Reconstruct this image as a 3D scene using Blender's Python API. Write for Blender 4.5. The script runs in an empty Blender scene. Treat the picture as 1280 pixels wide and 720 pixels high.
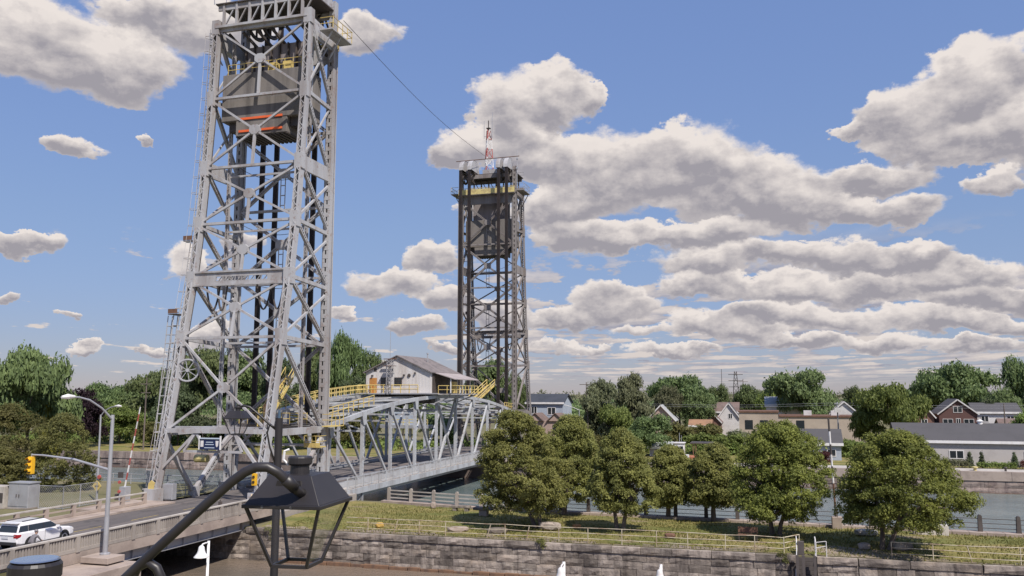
import bpy, bmesh, math, random
import numpy as np
from mathutils import Vector, Matrix, Euler
R = math.radians
sc = bpy.context.scene
col = sc.collection
rnd = random.Random(7)

# ------------------------------------------------------------------ camera
cam_d = bpy.data.cameras.new('camera')
cam = bpy.data.objects.new('camera', cam_d)
col.objects.link(cam)
cam.location = (0, 0, 9.5)
cam.rotation_euler = (R(90 + 7.067), 0, R(16.584))
cam_d.sensor_width = 36.0
cam_d.lens = 1060.0 / 1280.0 * 36.0
cam_d.clip_start = 0.1
cam_d.clip_end = 9000
sc.camera = cam
sc.view_settings.view_transform = 'Standard'
sc.view_settings.look = 'None'
sc.view_settings.exposure = 0.75
sc.view_settings.gamma = 1.0

# ------------------------------------------------------------------ sun and sky
SUN_EL, SUN_ROT = R(52), R(132)
sd = bpy.data.lights.new('sun', 'SUN')
sd.energy = 3.3
sd.angle = R(0.53)
sd.color = (1.0, 0.94, 0.86)
sun = bpy.data.objects.new('sun', sd)
col.objects.link(sun)
sv = Vector((math.sin(SUN_ROT) * math.cos(SUN_EL), math.cos(SUN_ROT) * math.cos(SUN_EL), math.sin(SUN_EL)))
sun.rotation_euler = sv.to_track_quat('Z', 'Y').to_euler()
sun.location = (60, -60, 120)

world = bpy.data.worlds.new('World')
sc.world = world
world.use_nodes = True
wt = world.node_tree
wt.nodes.clear()


class NG:
    """small helper that wires shader nodes"""
    def __init__(s, tree):
        s.t = tree

    def n(s, typ, **kw):
        nd = s.t.nodes.new(typ)
        for k, v in kw.items():
            setattr(nd, k, v)
        return nd

    def put(s, sock, v):
        if hasattr(v, 'is_linked') or isinstance(v, bpy.types.NodeSocket):
            s.t.links.new(v, sock)
        else:
            sock.default_value = v

    def math(s, op, a, b=None, c=None, clamp=False):
        nd = s.n('ShaderNodeMath', operation=op, use_clamp=clamp)
        s.put(nd.inputs[0], a)
        if b is not None: s.put(nd.inputs[1], b)
        if c is not None: s.put(nd.inputs[2], c)
        return nd.outputs[0]

    def vec(s, op, a, b=None, c=None):
        nd = s.n('ShaderNodeVectorMath', operation=op)
        s.put(nd.inputs[0], a)
        if b is not None: s.put(nd.inputs[1], b)
        if c is not None: s.put(nd.inputs[2], c)
        return nd.outputs['Value'] if op in ('LENGTH', 'DOT_PRODUCT', 'DISTANCE') else nd.outputs['Vector']

    def mix(s, f, a, b):
        nd = s.n('ShaderNodeMix', data_type='RGBA')
        s.put(nd.inputs[0], f); s.put(nd.inputs[6], a); s.put(nd.inputs[7], b)
        return nd.outputs[2]

    def noise(s, v, scale, detail=4, rough=.55, dist=0.0, lac=2.0):
        nd = s.n('ShaderNodeTexNoise')
        if v is not None: s.put(nd.inputs['Vector'], v)
        nd.inputs['Scale'].default_value = scale
        nd.inputs['Detail'].default_value = detail
        nd.inputs['Roughness'].default_value = rough
        nd.inputs['Distortion'].default_value = dist
        nd.inputs['Lacunarity'].default_value = lac
        return nd.outputs['Fac']

    def ramp(s, f, lo, hi, a=0.0, b=1.0, smooth=True):
        nd = s.n('ShaderNodeMapRange', interpolation_type='SMOOTHSTEP' if smooth else 'LINEAR')
        s.put(nd.inputs[0], f)
        for i, v in ((1, lo), (2, hi), (3, a), (4, b)): s.put(nd.inputs[i], v)
        return nd.outputs[0]


W = NG(wt)
sky = W.n('ShaderNodeTexSky', sky_type='NISHITA')
sky.sun_disc = False
sky.sun_elevation = SUN_EL
sky.sun_rotation = SUN_ROT
sky.altitude = 180
sky.air_density = 1.0
sky.dust_density = 0.25
sky.ozone_density = 2.0
tc = W.n('ShaderNodeTexCoord')
sep = W.n('ShaderNodeSeparateXYZ')
wt.links.new(tc.outputs['Generated'], sep.inputs[0])
DEG = 57.29578
az = W.math('MULTIPLY', W.math('ARCTAN2', sep.outputs[0], sep.outputs[1]), DEG)
el = W.math('MULTIPLY', W.math('ARCSINE', sep.outputs[2]), DEG)
cmb = W.n('ShaderNodeCombineXYZ')
W.put(cmb.inputs[0], az); W.put(cmb.inputs[1], el); cmb.inputs[2].default_value = 0
P0 = cmb.outputs[0]
# cumulus of this afternoon: (azimuth, elevation, half width, half height) in degrees
CLOUDS = [
    (-47.63, 20.40, 5.02, 2.60),
    (-42.29, 19.78, 4.52, 2.11),
    (-38.41, 22.89, 5.90, 1.91),
    (-26.66, 23.29, 2.41, 1.57),
    (-44.59, 14.56, 1.91, 0.75),
    (-40.76, 15.51, 0.61, 0.39),
    (-46.24, 8.89, 1.55, 0.59),
    (-47.45, 8.50, 1.33, 0.63),
    (-47.30, 5.43, 0.88, 0.42),
    (-44.08, 4.50, 0.70, 0.33),
    (-37.66, 8.11, 1.88, 1.49),
    (-36.23, 3.71, 1.58, 0.75),
    (-16.58, 18.79, 3.20, 2.72),
    (-19.47, 16.26, 2.56, 1.56),
    (-13.67, 19.90, 2.58, 2.11),
    (-11.11, 19.64, 1.22, 1.17),
    (-15.03, 16.17, 3.05, 1.80),
    (-20.69, 15.72, 1.58, 0.96),
    (-9.86, 14.76, 4.92, 3.12),
    (-4.15, 14.68, 5.11, 3.19),
    (0.06, 13.08, 3.68, 2.45),
    (-13.28, 12.33, 3.38, 1.83),
    (3.01, 11.86, 2.69, 1.50),
    (-11.39, 10.37, 4.18, 0.98),
    (-4.68, 10.51, 6.34, 0.96),
    (6.44, 13.27, 4.38, 1.12),
    (8.65, 11.20, 2.58, 1.00),
    (5.41, 11.48, 3.13, 0.91),
    (9.86, 16.66, 4.53, 2.47),
    (13.39, 18.35, 3.71, 2.57),
    (12.17, 14.74, 3.95, 1.38),
    (15.80, 14.90, 3.06, 2.35),
    (13.70, 12.20, 2.00, 0.79),
    (5.74, 16.40, 1.47, 0.67),
    (-2.38, 8.85, 4.80, 1.07),
    (2.89, 8.91, 4.28, 1.04),
    (7.36, 8.35, 4.77, 1.13),
    (11.06, 6.99, 3.77, 0.98),
    (-3.72, 7.31, 3.13, 0.90),
    (1.58, 6.82, 5.13, 1.00),
    (6.58, 6.50, 4.55, 0.96),
    (12.67, 5.61, 3.64, 0.91),
    (0.28, 5.21, 4.37, 0.82),
    (5.10, 4.76, 4.63, 0.80),
    (9.61, 4.31, 4.32, 0.77),
    (13.80, 4.05, 2.66, 0.74),
    (-9.82, 6.16, 3.30, 1.35),
    (-13.33, 5.01, 2.61, 0.86),
    (-7.99, 4.21, 2.10, 0.55),
    (-4.41, 4.69, 2.39, 1.08),
    (-1.36, 4.11, 2.55, 0.89),
    (2.18, 3.42, 3.73, 0.58),
    (7.32, 3.01, 3.97, 0.56),
    (11.66, 2.71, 3.69, 0.54),
    (-12.27, 3.17, 2.95, 0.49),
    (-5.92, 2.70, 3.44, 0.48),
    (-22.04, 9.08, 2.27, 1.04),
    (-24.81, 7.32, 3.40, 1.16),
    (-20.93, 6.29, 2.14, 0.86),
    (-27.83, 5.24, 1.15, 0.48),
    (-22.79, 4.34, 2.47, 0.73),
    (-17.67, 5.34, 2.39, 1.35),
    (-43.55, 2.55, 1.41, 0.33),
    (-39.56, 2.63, 0.81, 0.34),
    (-18.24, 12.18, 3.02, 0.98),
    (-34.61, 9.81, 1.09, 0.82),
    (-20.62, 2.74, 1.42, 0.31),
]


def cloud_field(p):
    """signed cover of the cumulus and, per point, how high it lies in its own cloud (-1 base .. 1 top)"""
    nd = W.n('ShaderNodeTexNoise')
    W.put(nd.inputs['Vector'], W.vec('MULTIPLY', p, (.30, .45, 0))); nd.inputs['Scale'].default_value = 1.0; nd.inputs['Detail'].default_value = 6; nd.inputs['Roughness'].default_value = .60
    pw = W.vec('MULTIPLY_ADD', W.vec('SUBTRACT', nd.outputs['Color'], (.5, .5, .5)), (4.6, 3.4, 0), p)
    acc = None; pw0 = pw
    for i, (a, e, w, h) in enumerate(CLOUDS):
        if i and i % 4 == 0: pw = W.vec('MULTIPLY_ADD', acc, (1e-9, 1e-9, 1e-9), pw0)      # keeps the shader evaluating clouds a few at a time
        q = W.vec('MULTIPLY_ADD', pw, (1 / w, 1 / h, 0), (-a / w, -e / h, 1.0))
        k = W.math('POWER', W.math('SUBTRACT', 1.547, W.vec('LENGTH', q), clamp=True), 2.0)
        scn = W.n('ShaderNodeVectorMath', operation='SCALE'); W.put(scn.inputs[0], q); W.put(scn.inputs['Scale'], k)
        acc = scn.outputs[0] if acc is None else W.vec('ADD', acc, scn.outputs[0])
    sa = W.n('ShaderNodeSeparateXYZ'); W.put(sa.inputs[0], acc)
    hgt = W.math('DIVIDE', sa.outputs[1], W.math('ADD', sa.outputs[2], .0008))
    d = W.math('MULTIPLY', W.math('SUBTRACT', W.math('SQRT', sa.outputs[2]), .133), 2.4)
    big = W.noise(W.vec('MULTIPLY', p, (.13, .23, 0)), 1.0, 2, .5)          # the open field of cloud outside those
    sepp = W.n('ShaderNodeSeparateXYZ'); W.put(sepp.inputs[0], p)
    off = W.math('ABSOLUTE', W.math('ADD', sepp.outputs[0], 16.6))
    gen = W.math('ADD', W.math('MULTIPLY', W.math('SUBTRACT', big, .60), 3.0), W.ramp(off, 30, 38, -2.0, 0.0))
    d = W.math('MAXIMUM', d, gen)
    n1 = W.noise(W.vec('MULTIPLY', p, (.20, .34, 0)), 1.0, 7, .60)
    f = W.math('MULTIPLY_ADD', W.math('SUBTRACT', n1, .5), 1.2, d)
    n2 = W.noise(W.vec('MULTIPLY', p, (1.1, 1.5, 0)), 1.0, 4, .65)
    return W.math('MULTIPLY_ADD', W.math('SUBTRACT', n2, .5), .34, f), hgt


D0, HG = cloud_field(P0)
cover = W.ramp(D0, -.03, W.ramp(W.noise(W.vec('MULTIPLY', P0, (.25, .4, 0)), 1.0, 3, .5), .35, .65, .14, .46))
fa = W.noise(W.vec('MULTIPLY', P0, (.42, .62, 0)), 1.0, 7, .60)
fb = W.noise(W.vec('MULTIPLY_ADD', P0, (.42, .62, 0), (.16, .42, 0)), 1.0, 7, .60)
ga = W.noise(W.vec('MULTIPLY', P0, (.13, .22, 0)), 1.0, 3, .5)
gb = W.noise(W.vec('MULTIPLY_ADD', P0, (.13, .22, 0), (.12, .40, 0)), 1.0, 3, .5)
rel = W.math('ADD', W.math('MULTIPLY', W.math('SUBTRACT', fa, fb), 1.5), W.math('MULTIPLY', W.math('SUBTRACT', ga, gb), 1.5))
shade = W.math('ADD', W.math('MULTIPLY_ADD', HG, .82, .42), rel, clamp=True)
edge = W.ramp(D0, 0.05, .75, .30, -.06)                    # thin rims let the light through
lit = W.math('ADD', shade, edge, clamp=True)
cl_col = W.mix(lit, (2.1, 2.0, 2.22, 1), (4.95, 4.55, 4.32, 1))
# rows of small far cumulus sinking to the horizon, laid out on their own flat level
elc = W.math('ADD', W.math('MAXIMUM', el, 0.0), 1.6)


def level_noise(e):
    lc = W.n('ShaderNodeCombineXYZ')
    W.put(lc.inputs[0], W.math('DIVIDE', W.math('MULTIPLY', W.math('ADD', az, 17.0), .80), e)); W.put(lc.inputs[1], W.math('DIVIDE', 36.0, e))
    return W.noise(lc.outputs[0], 1.0, 6, .58)


puff = W.math('MULTIPLY', W.math('SUBTRACT', W.noise(W.vec('MULTIPLY', P0, (.55, 1.3, 0)), 1.0, 4, .6), .5), .42)
la = W.math('ADD', level_noise(elc), puff); lb_ = level_noise(W.math('ADD', elc, .42))
thr = W.ramp(az, -26.0, -10.0, .11, -.04)
lowm = W.math('MULTIPLY', W.ramp(W.math('SUBTRACT', W.math('SUBTRACT', la, .5), thr), 0.0, .05), W.math('MULTIPLY', W.ramp(el, .2, 1.5), W.ramp(el, 7.0, 11.0, 1.0, 0.0)))
lsh = W.math('MULTIPLY_ADD', W.math('SUBTRACT', la, lb_), 3.6, .46, clamp=True)
lowc = W.mix(lsh, (1.95, 1.95, 2.4, 1), (4.3, 3.85, 3.6, 1))
lum = W.vec('DOT_PRODUCT', sky.outputs[0], (.2126, .7152, .0722))
cmp_ = W.math('MULTIPLY', W.math('POWER', W.math('MAXIMUM', lum, .05), -.62), 1.30)      # the camera's tone compression of the bright horizon
skyc = W.vec('MULTIPLY', sky.outputs[0], (1.03, .985, 1.12))
skyc = W.mix(W.ramp(el, -1.0, 12.0), W.vec('MULTIPLY', skyc, (.88, .92, 1.16)), skyc)
scl = W.n('ShaderNodeVectorMath', operation='SCALE'); W.put(scl.inputs[0], skyc); W.put(scl.inputs['Scale'], cmp_); skyc = scl.outputs[0]
c1 = W.mix(W.math('MULTIPLY', lowm, .92), skyc, lowc)
c2 = W.mix(cover, c1, cl_col)
bg = W.n('ShaderNodeBackground')
bg.inputs['Strength'].default_value = 0.10
wt.links.new(c2, bg.inputs['Color'])
wo = W.n('ShaderNodeOutputWorld')
wt.links.new(bg.outputs[0], wo.inputs[0])

# ------------------------------------------------------------------ materials
MATS = {}


def mat(name, base, rough=.7, metal=0.0, var=None, vscale=1.0, vmix=.5, streak=False, bump=0.0, bscale=8.0, spec=.4, island=0.0, coat=0.0, speck=None, vs3=None):
    """principled paint / stone / timber with two-scale colour variation"""
    if name in MATS: return MATS[name]
    m = bpy.data.materials.new(name); m.use_nodes = True
    t = m.node_tree; t.nodes.clear(); g = NG(t)
    p = g.n('ShaderNodeBsdfPrincipled')
    p.inputs['Roughness'].default_value = rough
    p.inputs['Metallic'].default_value = metal
    p.inputs['Specular IOR Level'].default_value = spec
    p.inputs['Coat Weight'].default_value = coat
    o = g.n('ShaderNodeOutputMaterial'); t.links.new(p.outputs[0], o.inputs[0])
    c = (*base, 1)
    if var or bump or island:
        geo = g.n('ShaderNodeNewGeometry')
        pos = geo.outputs['Position']
    if var:
        sc_ = vs3 or (vscale, vscale, vscale * (.12 if streak else 1))
        v = g.vec('MULTIPLY', pos, sc_)
        n = g.noise(v, 1.0, 6, .62)
        f = g.math('MULTIPLY', g.ramp(n, .42, .66), vmix)
        c = g.mix(f, c, (*var, 1))
    if speck:
        n = g.noise(g.vec('MULTIPLY', pos, (speck[3],) * 3), 1.0, 3, .7)
        c = g.mix(g.ramp(n, .55, .7, 0, speck[4]), c, (*speck[:3], 1))
    if island:
        k = g.math('MULTIPLY_ADD', geo.outputs['Random Per Island'], 2 * island, 1 - island)
        c = g.vec('SCALE', c) if False else g.mix(k, (0, 0, 0, 1), c) if False else c
        hs = g.n('ShaderNodeHueSaturation'); g.put(hs.inputs['Color'], c); g.put(hs.inputs['Value'], k); c = hs.outputs[0]
    g.put(p.inputs['Base Color'], c)
    if bump:
        b = g.n('ShaderNodeBump'); b.inputs['Strength'].default_value = bump; b.inputs['Distance'].default_value = .05
        g.put(b.inputs['Height'], g.noise(g.vec('MULTIPLY', pos, (bscale,) * 3), 1.0, 5, .6))
        t.links.new(b.outputs[0], p.inputs['Normal'])
    MATS[name] = m
    return m


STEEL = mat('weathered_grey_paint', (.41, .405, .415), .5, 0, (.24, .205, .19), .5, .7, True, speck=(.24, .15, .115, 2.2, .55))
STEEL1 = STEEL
STEEL2 = mat('brownish_grey_steel', (.25, .225, .215), .6, 0, (.12, .09, .08), .5, .75, True)  # darker, browner colour than the nearer tower's steel
BLACKM = mat('matt_black_paint', (.016, .014, .015), .75, spec=.2)
DARKPOST = mat('dark_grey_brown', (.10, .085, .08), .9, 0, (.06, .05, .048), 1.2, .6)  # darker colour for the right-hand fence posts and rails, wall steps, timbers
SPAN = mat('pale_blue_grey_paint', (.43, .44, .455), .5, 0, (.27, .255, .25), .6, .7, True, speck=(.24, .17, .14, 1.8, .45))
DARKSTEEL = mat('dark_greasy_steel', (.075, .065, .062), .6, .2, (.13, .10, .085), .8, .6)
ROPE = mat('greased_wire_rope', (.035, .028, .027), .55, .3, (.07, .05, .045), .6, .6)
CWCONC = mat('stained_dark_concrete', (.20, .18, .165), .85, 0, (.095, .085, .08), .55, .8, True, bump=.3, bscale=3)
ORANGE = mat('orange_marking_paint', (.75, .13, .035), .6, 0, (.5, .12, .05), 1.2, .5)
YELLOW = mat('yellow_safety_paint', (.60, .46, .16), .5, 0, (.40, .29, .11), .9, .7)
YELLOWOLD = mat('faded_yellow_paint', (.62, .52, .22), .6, 0, (.33, .24, .13), 1.3, .7)
PALEYEL = mat('pale_yellow_pipe_paint', (.52, .46, .34), .7, 0, (.27, .17, .11), 1.6, .85)
CONC = mat('old_concrete', (.34, .30, .265), .9, 0, (.20, .17, .15), .5, .8, True, bump=.3, bscale=4)
CONCPINK = mat('pinkish_concrete', (.37, .30, .255), .9, 0, (.23, .18, .155), .6, .7, bump=.25, bscale=4)
CONCLIGHT = mat('pale_concrete', (.45, .41, .37), .9, 0, (.27, .24, .21), .7, .7, bump=.2, bscale=5)
ASPHALT = mat('worn_asphalt', (.105, .092, .088), .9, 0, (.185, .155, .14), .25, .8, bump=.2, bscale=12, vs3=(.9, .045, 1), speck=(.055, .05, .048, .55, .75))
BLACK = mat('black_lamp_enamel', (.022, .019, .020), .42, 0, (.038, .033, .033), 2.5, .5, spec=.5)
GALV = mat('galvanised_grey', (.42, .42, .44), .45, .35, (.30, .29, .30), .6, .6)
WHITEPAINT = mat('white_paint', (.72, .70, .69), .5, 0, (.5, .46, .43), .8, .5)
REDPAINT = mat('red_paint', (.40, .085, .07), .6, 0, (.28, .09, .08), 1.5, .6)
WATER = None
TRUNK = mat('grey_bark', (.17, .135, .115), .9, 0, (.08, .065, .055), 3.0, .8, True, bump=.5, bscale=9)
RUST = mat('rusty_brown', (.16, .085, .055), .8, 0, (.09, .05, .04), 1.5, .7)
GLASSDARK = mat('dark_window_glass', (.025, .03, .035), .08, 0, spec=.6)
RUBBER = mat('black_rubber', (.02, .02, .02), .8)


def stone_mat(name, base, dark, warm, per=.38):
    m = bpy.data.materials.new(name); m.use_nodes = True
    t = m.node_tree; t.nodes.clear(); g = NG(t)
    p = g.n('ShaderNodeBsdfPrincipled'); p.inputs['Roughness'].default_value = .92; p.inputs['Specular IOR Level'].default_value = .2
    o = g.n('ShaderNodeOutputMaterial'); t.links.new(p.outputs[0], o.inputs[0])
    geo = g.n('ShaderNodeNewGeometry'); pos = geo.outputs['Position']
    oi = g.n('ShaderNodeObjectInfo')
    n = g.noise(g.vec('MULTIPLY', pos, (1.1, 1.1, .35)), 1.0, 7, .65)
    c = g.mix(g.ramp(n, .38, .62), (*base, 1), (*dark, 1))
    n2 = g.noise(g.vec('MULTIPLY', pos, (.5, .5, 1.0)), 1.0, 5, .6)
    c = g.mix(g.ramp(n2, .5, .72, 0, .7), c, (*warm, 1))
    hs = g.n('ShaderNodeHueSaturation'); g.put(hs.inputs['Color'], c)
    g.put(hs.inputs['Value'], g.math('MULTIPLY_ADD', oi.outputs['Random'], 2 * per, 1 - per)); c = hs.outputs[0]
    n4 = g.noise(g.vec('MULTIPLY', pos, (1.6, 1.6, .10)), 1.0, 5, .65)                      # run-off streaks
    c = g.mix(g.ramp(n4, .54, .70, 0, .75), c, (.075, .062, .055, 1))
    n5 = g.noise(g.vec('MULTIPLY', pos, (.35, .35, .9)), 1.0, 4, .6)
    c = g.mix(g.ramp(n5, .60, .72, 0, .6), c, (.40, .36, .32, 1))
    g.put(p.inputs['Base Color'], c)
    b = g.n('ShaderNodeBump'); b.inputs['Strength'].default_value = .9; b.inputs['Distance'].default_value = .08
    g.put(b.inputs['Height'], g.noise(g.vec('MULTIPLY', pos, (3.5, 3.5, 3.5)), 1.0, 6, .65)); t.links.new(b.outputs[0], p.inputs['Normal'])
    MATS[name] = m
    return m


STONE = stone_mat('grey_limestone_ashlar', (.295, .25, .215), (.145, .122, .108), (.35, .28, .22))
STONEFAR = stone_mat('brown_limestone_ashlar', (.30, .24, .21), (.17, .13, .12), (.36, .27, .22))


def leaf_mat(name, a, b, trans=.38):
    
    m = bpy.data.materials.new(name); m.use_nodes = True
    t = m.node_tree; t.nodes.clear(); g = NG(t)
    o = g.n('ShaderNodeOutputMaterial')
    geo = g.n('ShaderNodeNewGeometry')
    oi = g.n('ShaderNodeObjectInfo')
    n = g.noise(g.vec('MULTIPLY', geo.outputs['Position'], (.8, .8, .8)), 1.0, 4, .6)
    f = g.math('ADD', g.math('MULTIPLY', g.ramp(n, .35, .65), .55), g.math('MULTIPLY', geo.outputs['Random Per Island'], .45))
    c = g.mix(f, (*a, 1), (*b, 1))
    hs = g.n('ShaderNodeHueSaturation'); g.put(hs.inputs['Color'], c)
    g.put(hs.inputs['Value'], g.math('MULTIPLY_ADD', oi.outputs['Random'], .4, .8))
    g.put(hs.inputs['Hue'], g.math('MULTIPLY_ADD', oi.outputs['Random'], .03, .485)); c = hs.outputs[0]
    d = g.n('ShaderNodeBsdfPrincipled'); d.inputs['Roughness'].default_value = .6; d.inputs['Specular IOR Level'].default_value = .25
    g.put(d.inputs['Base Color'], c)
    tr = g.n('ShaderNodeBsdfTranslucent'); g.put(tr.inputs['Color'], c)
    mx = g.n('ShaderNodeMixShader'); mx.inputs[0].default_value = trans
    t.links.new(d.outputs[0], mx.inputs[1]); t.links.new(tr.outputs[0], mx.inputs[2]); t.links.new(mx.outputs[0], o.inputs[0])
    MATS[name] = m
    return m


LEAF = {
    'cedar': leaf_mat('olive_cedar_foliage', (0.1213, 0.1326, 0.0408), (0.323, 0.3191, 0.0942)),
    'cedarg': leaf_mat('green_cedar_foliage', (0.1051, 0.13, 0.0345), (0.3049, 0.3283, 0.0751)),
    'maple': leaf_mat('maple_foliage', (0.0878, 0.1222, 0.0511), (0.2255, 0.2828, 0.1097)),
    'lime': leaf_mat('bright_green_foliage', (0.1006, 0.1438, 0.0374), (0.2587, 0.3163, 0.0863)),
    'grey': leaf_mat('grey_green_foliage', (0.1092, 0.1208, 0.0655), (0.2548, 0.265, 0.1456)),
    'purple': leaf_mat('dark_purple_foliage', (0.018, 0.01, 0.014), (0.05, 0.026, 0.034)),
    'gold': leaf_mat('yellow_green_foliage', (0.15, 0.15, 0.02), (0.34, 0.32, 0.05)),
    'shrub': leaf_mat('olive_shrub_foliage', (0.0897, 0.0987, 0.0329), (0.2317, 0.2242, 0.0747)),
    'conifer': leaf_mat('dark_evergreen_foliage', (0.0576, 0.0768, 0.0403), (0.144, 0.1728, 0.0806)),
    'red': leaf_mat('dark_red_foliage', (0.05, 0.018, 0.016), (0.13, 0.045, 0.04)),
}


def grass_mat():
    m = bpy.data.materials.new('summer_lawn'); m.use_nodes = True
    t = m.node_tree; t.nodes.clear(); g = NG(t)
    p = g.n('ShaderNodeBsdfPrincipled'); p.inputs['Roughness'].default_value = .9; p.inputs['Specular IOR Level'].default_value = .15
    o = g.n('ShaderNodeOutputMaterial'); t.links.new(p.outputs[0], o.inputs[0])
    pos = g.n('ShaderNodeNewGeometry').outputs['Position']
    n = g.noise(g.vec('MULTIPLY', pos, (.16, .35, 1)), 1.0, 6, .62)
    c = g.mix(g.ramp(n, .36, .60), (.145, .155, .045, 1), (.27, .22, .085, 1))
    n2 = g.noise(g.vec('MULTIPLY', pos, (2.2, 2.2, 2.2)), 1.0, 5, .7)
    c = g.mix(g.ramp(n2, .40, .66, 0, .6), c, (.10, .108, .034, 1))
    n3 = g.noise(g.vec('MULTIPLY', pos, (.10, .45, 1)), 1.0, 3, .5)
    c = g.mix(g.ramp(n3, .58, .70, 0, .8), c, (.26, .20, .105, 1))
    n6 = g.noise(g.vec('MULTIPLY', pos, (.22, .30, 1)), 1.0, 5, .6)                        # worn bare earth
    c = g.mix(g.ramp(n6, .60, .68, 0, .85), c, (.25, .195, .13, 1))
    g.put(p.inputs['Base Color'], c)
    b = g.n('ShaderNodeBump'); b.inputs['Strength'].default_value = .8; b.inputs['Distance'].default_value = .08
    g.put(b.inputs['Height'], g.noise(g.vec('MULTIPLY', pos, (6, 6, 6)), 1.0, 4, .7)); t.links.new(b.outputs[0], p.inputs['Normal'])
    return m


LAWN = grass_mat()
GROUND = mat('dry_earth_and_grass', (.135, .125, .055), .95, 0, (.20, .17, .10), .08, .8, bump=.4, bscale=3)
BLADE = leaf_mat('grass_blades', (.11, .12, .035), (.27, .23, .08), .3)


def water_mat(name, c, rough, sx, sy, strength):
    m = bpy.data.materials.new(name); m.use_nodes = True
    t = m.node_tree; t.nodes.clear(); g = NG(t)
    p = g.n('ShaderNodeBsdfPrincipled'); p.inputs['Roughness'].default_value = rough
    p.inputs['IOR'].default_value = 1.33
    o = g.n('ShaderNodeOutputMaterial'); t.links.new(p.outputs[0], o.inputs[0])
    pos = g.n('ShaderNodeNewGeometry').outputs['Position']
    n = g.noise(g.vec('MULTIPLY', pos, (.05, .12, 1)), 1.0, 3, .5)
    g.put(p.inputs['Base Color'], g.mix(g.ramp(n, .4, .6), (*c, 1), (c[0] * 1.35, c[1] * 1.25, c[2] * 1.2, 1)))
    b = g.n('ShaderNodeBump'); b.inputs['Strength'].default_value = strength; b.inputs['Distance'].default_value = .12
    h = g.math('ADD', g.noise(g.vec('MULTIPLY', pos, (sx, sy, 1)), 1.0, 5, .6), g.math('MULTIPLY', g.noise(g.vec('MULTIPLY', pos, (sx * 3.7, sy * 4.1, 1)), 1.0, 4, .6), .5))
    g.put(b.inputs['Height'], h); t.links.new(b.outputs[0], p.inputs['Normal'])
    return m


WATER = water_mat('canal_water', (.13, .168, .168), .09, 1.1, 2.0, .6)
WATER2 = water_mat('raceway_water', (.15, .125, .10), .16, 1.0, 3.6, 1.0)


def glass_mat():
    m = bpy.data.materials.new('clear_lantern_glass'); m.use_nodes = True
    t = m.node_tree; t.nodes.clear(); g = NG(t)
    o = g.n('ShaderNodeOutputMaterial'); a = g.n('ShaderNodeBsdfTransparent'); b = g.n('ShaderNodeBsdfGlossy')
    b.inputs['Roughness'].default_value = .02
    fr = g.n('ShaderNodeFresnel'); fr.inputs['IOR'].default_value = 1.3
    mx = g.n('ShaderNodeMixShader'); g.put(mx.inputs[0], g.math('MULTIPLY', fr.outputs[0], .3)); t.links.new(a.outputs[0], mx.inputs[1]); t.links.new(b.outputs[0], mx.inputs[2])
    t.links.new(mx.outputs[0], o.inputs[0])
    return m


GLASS = glass_mat()

# ------------------------------------------------------------------ mesh helpers


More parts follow.
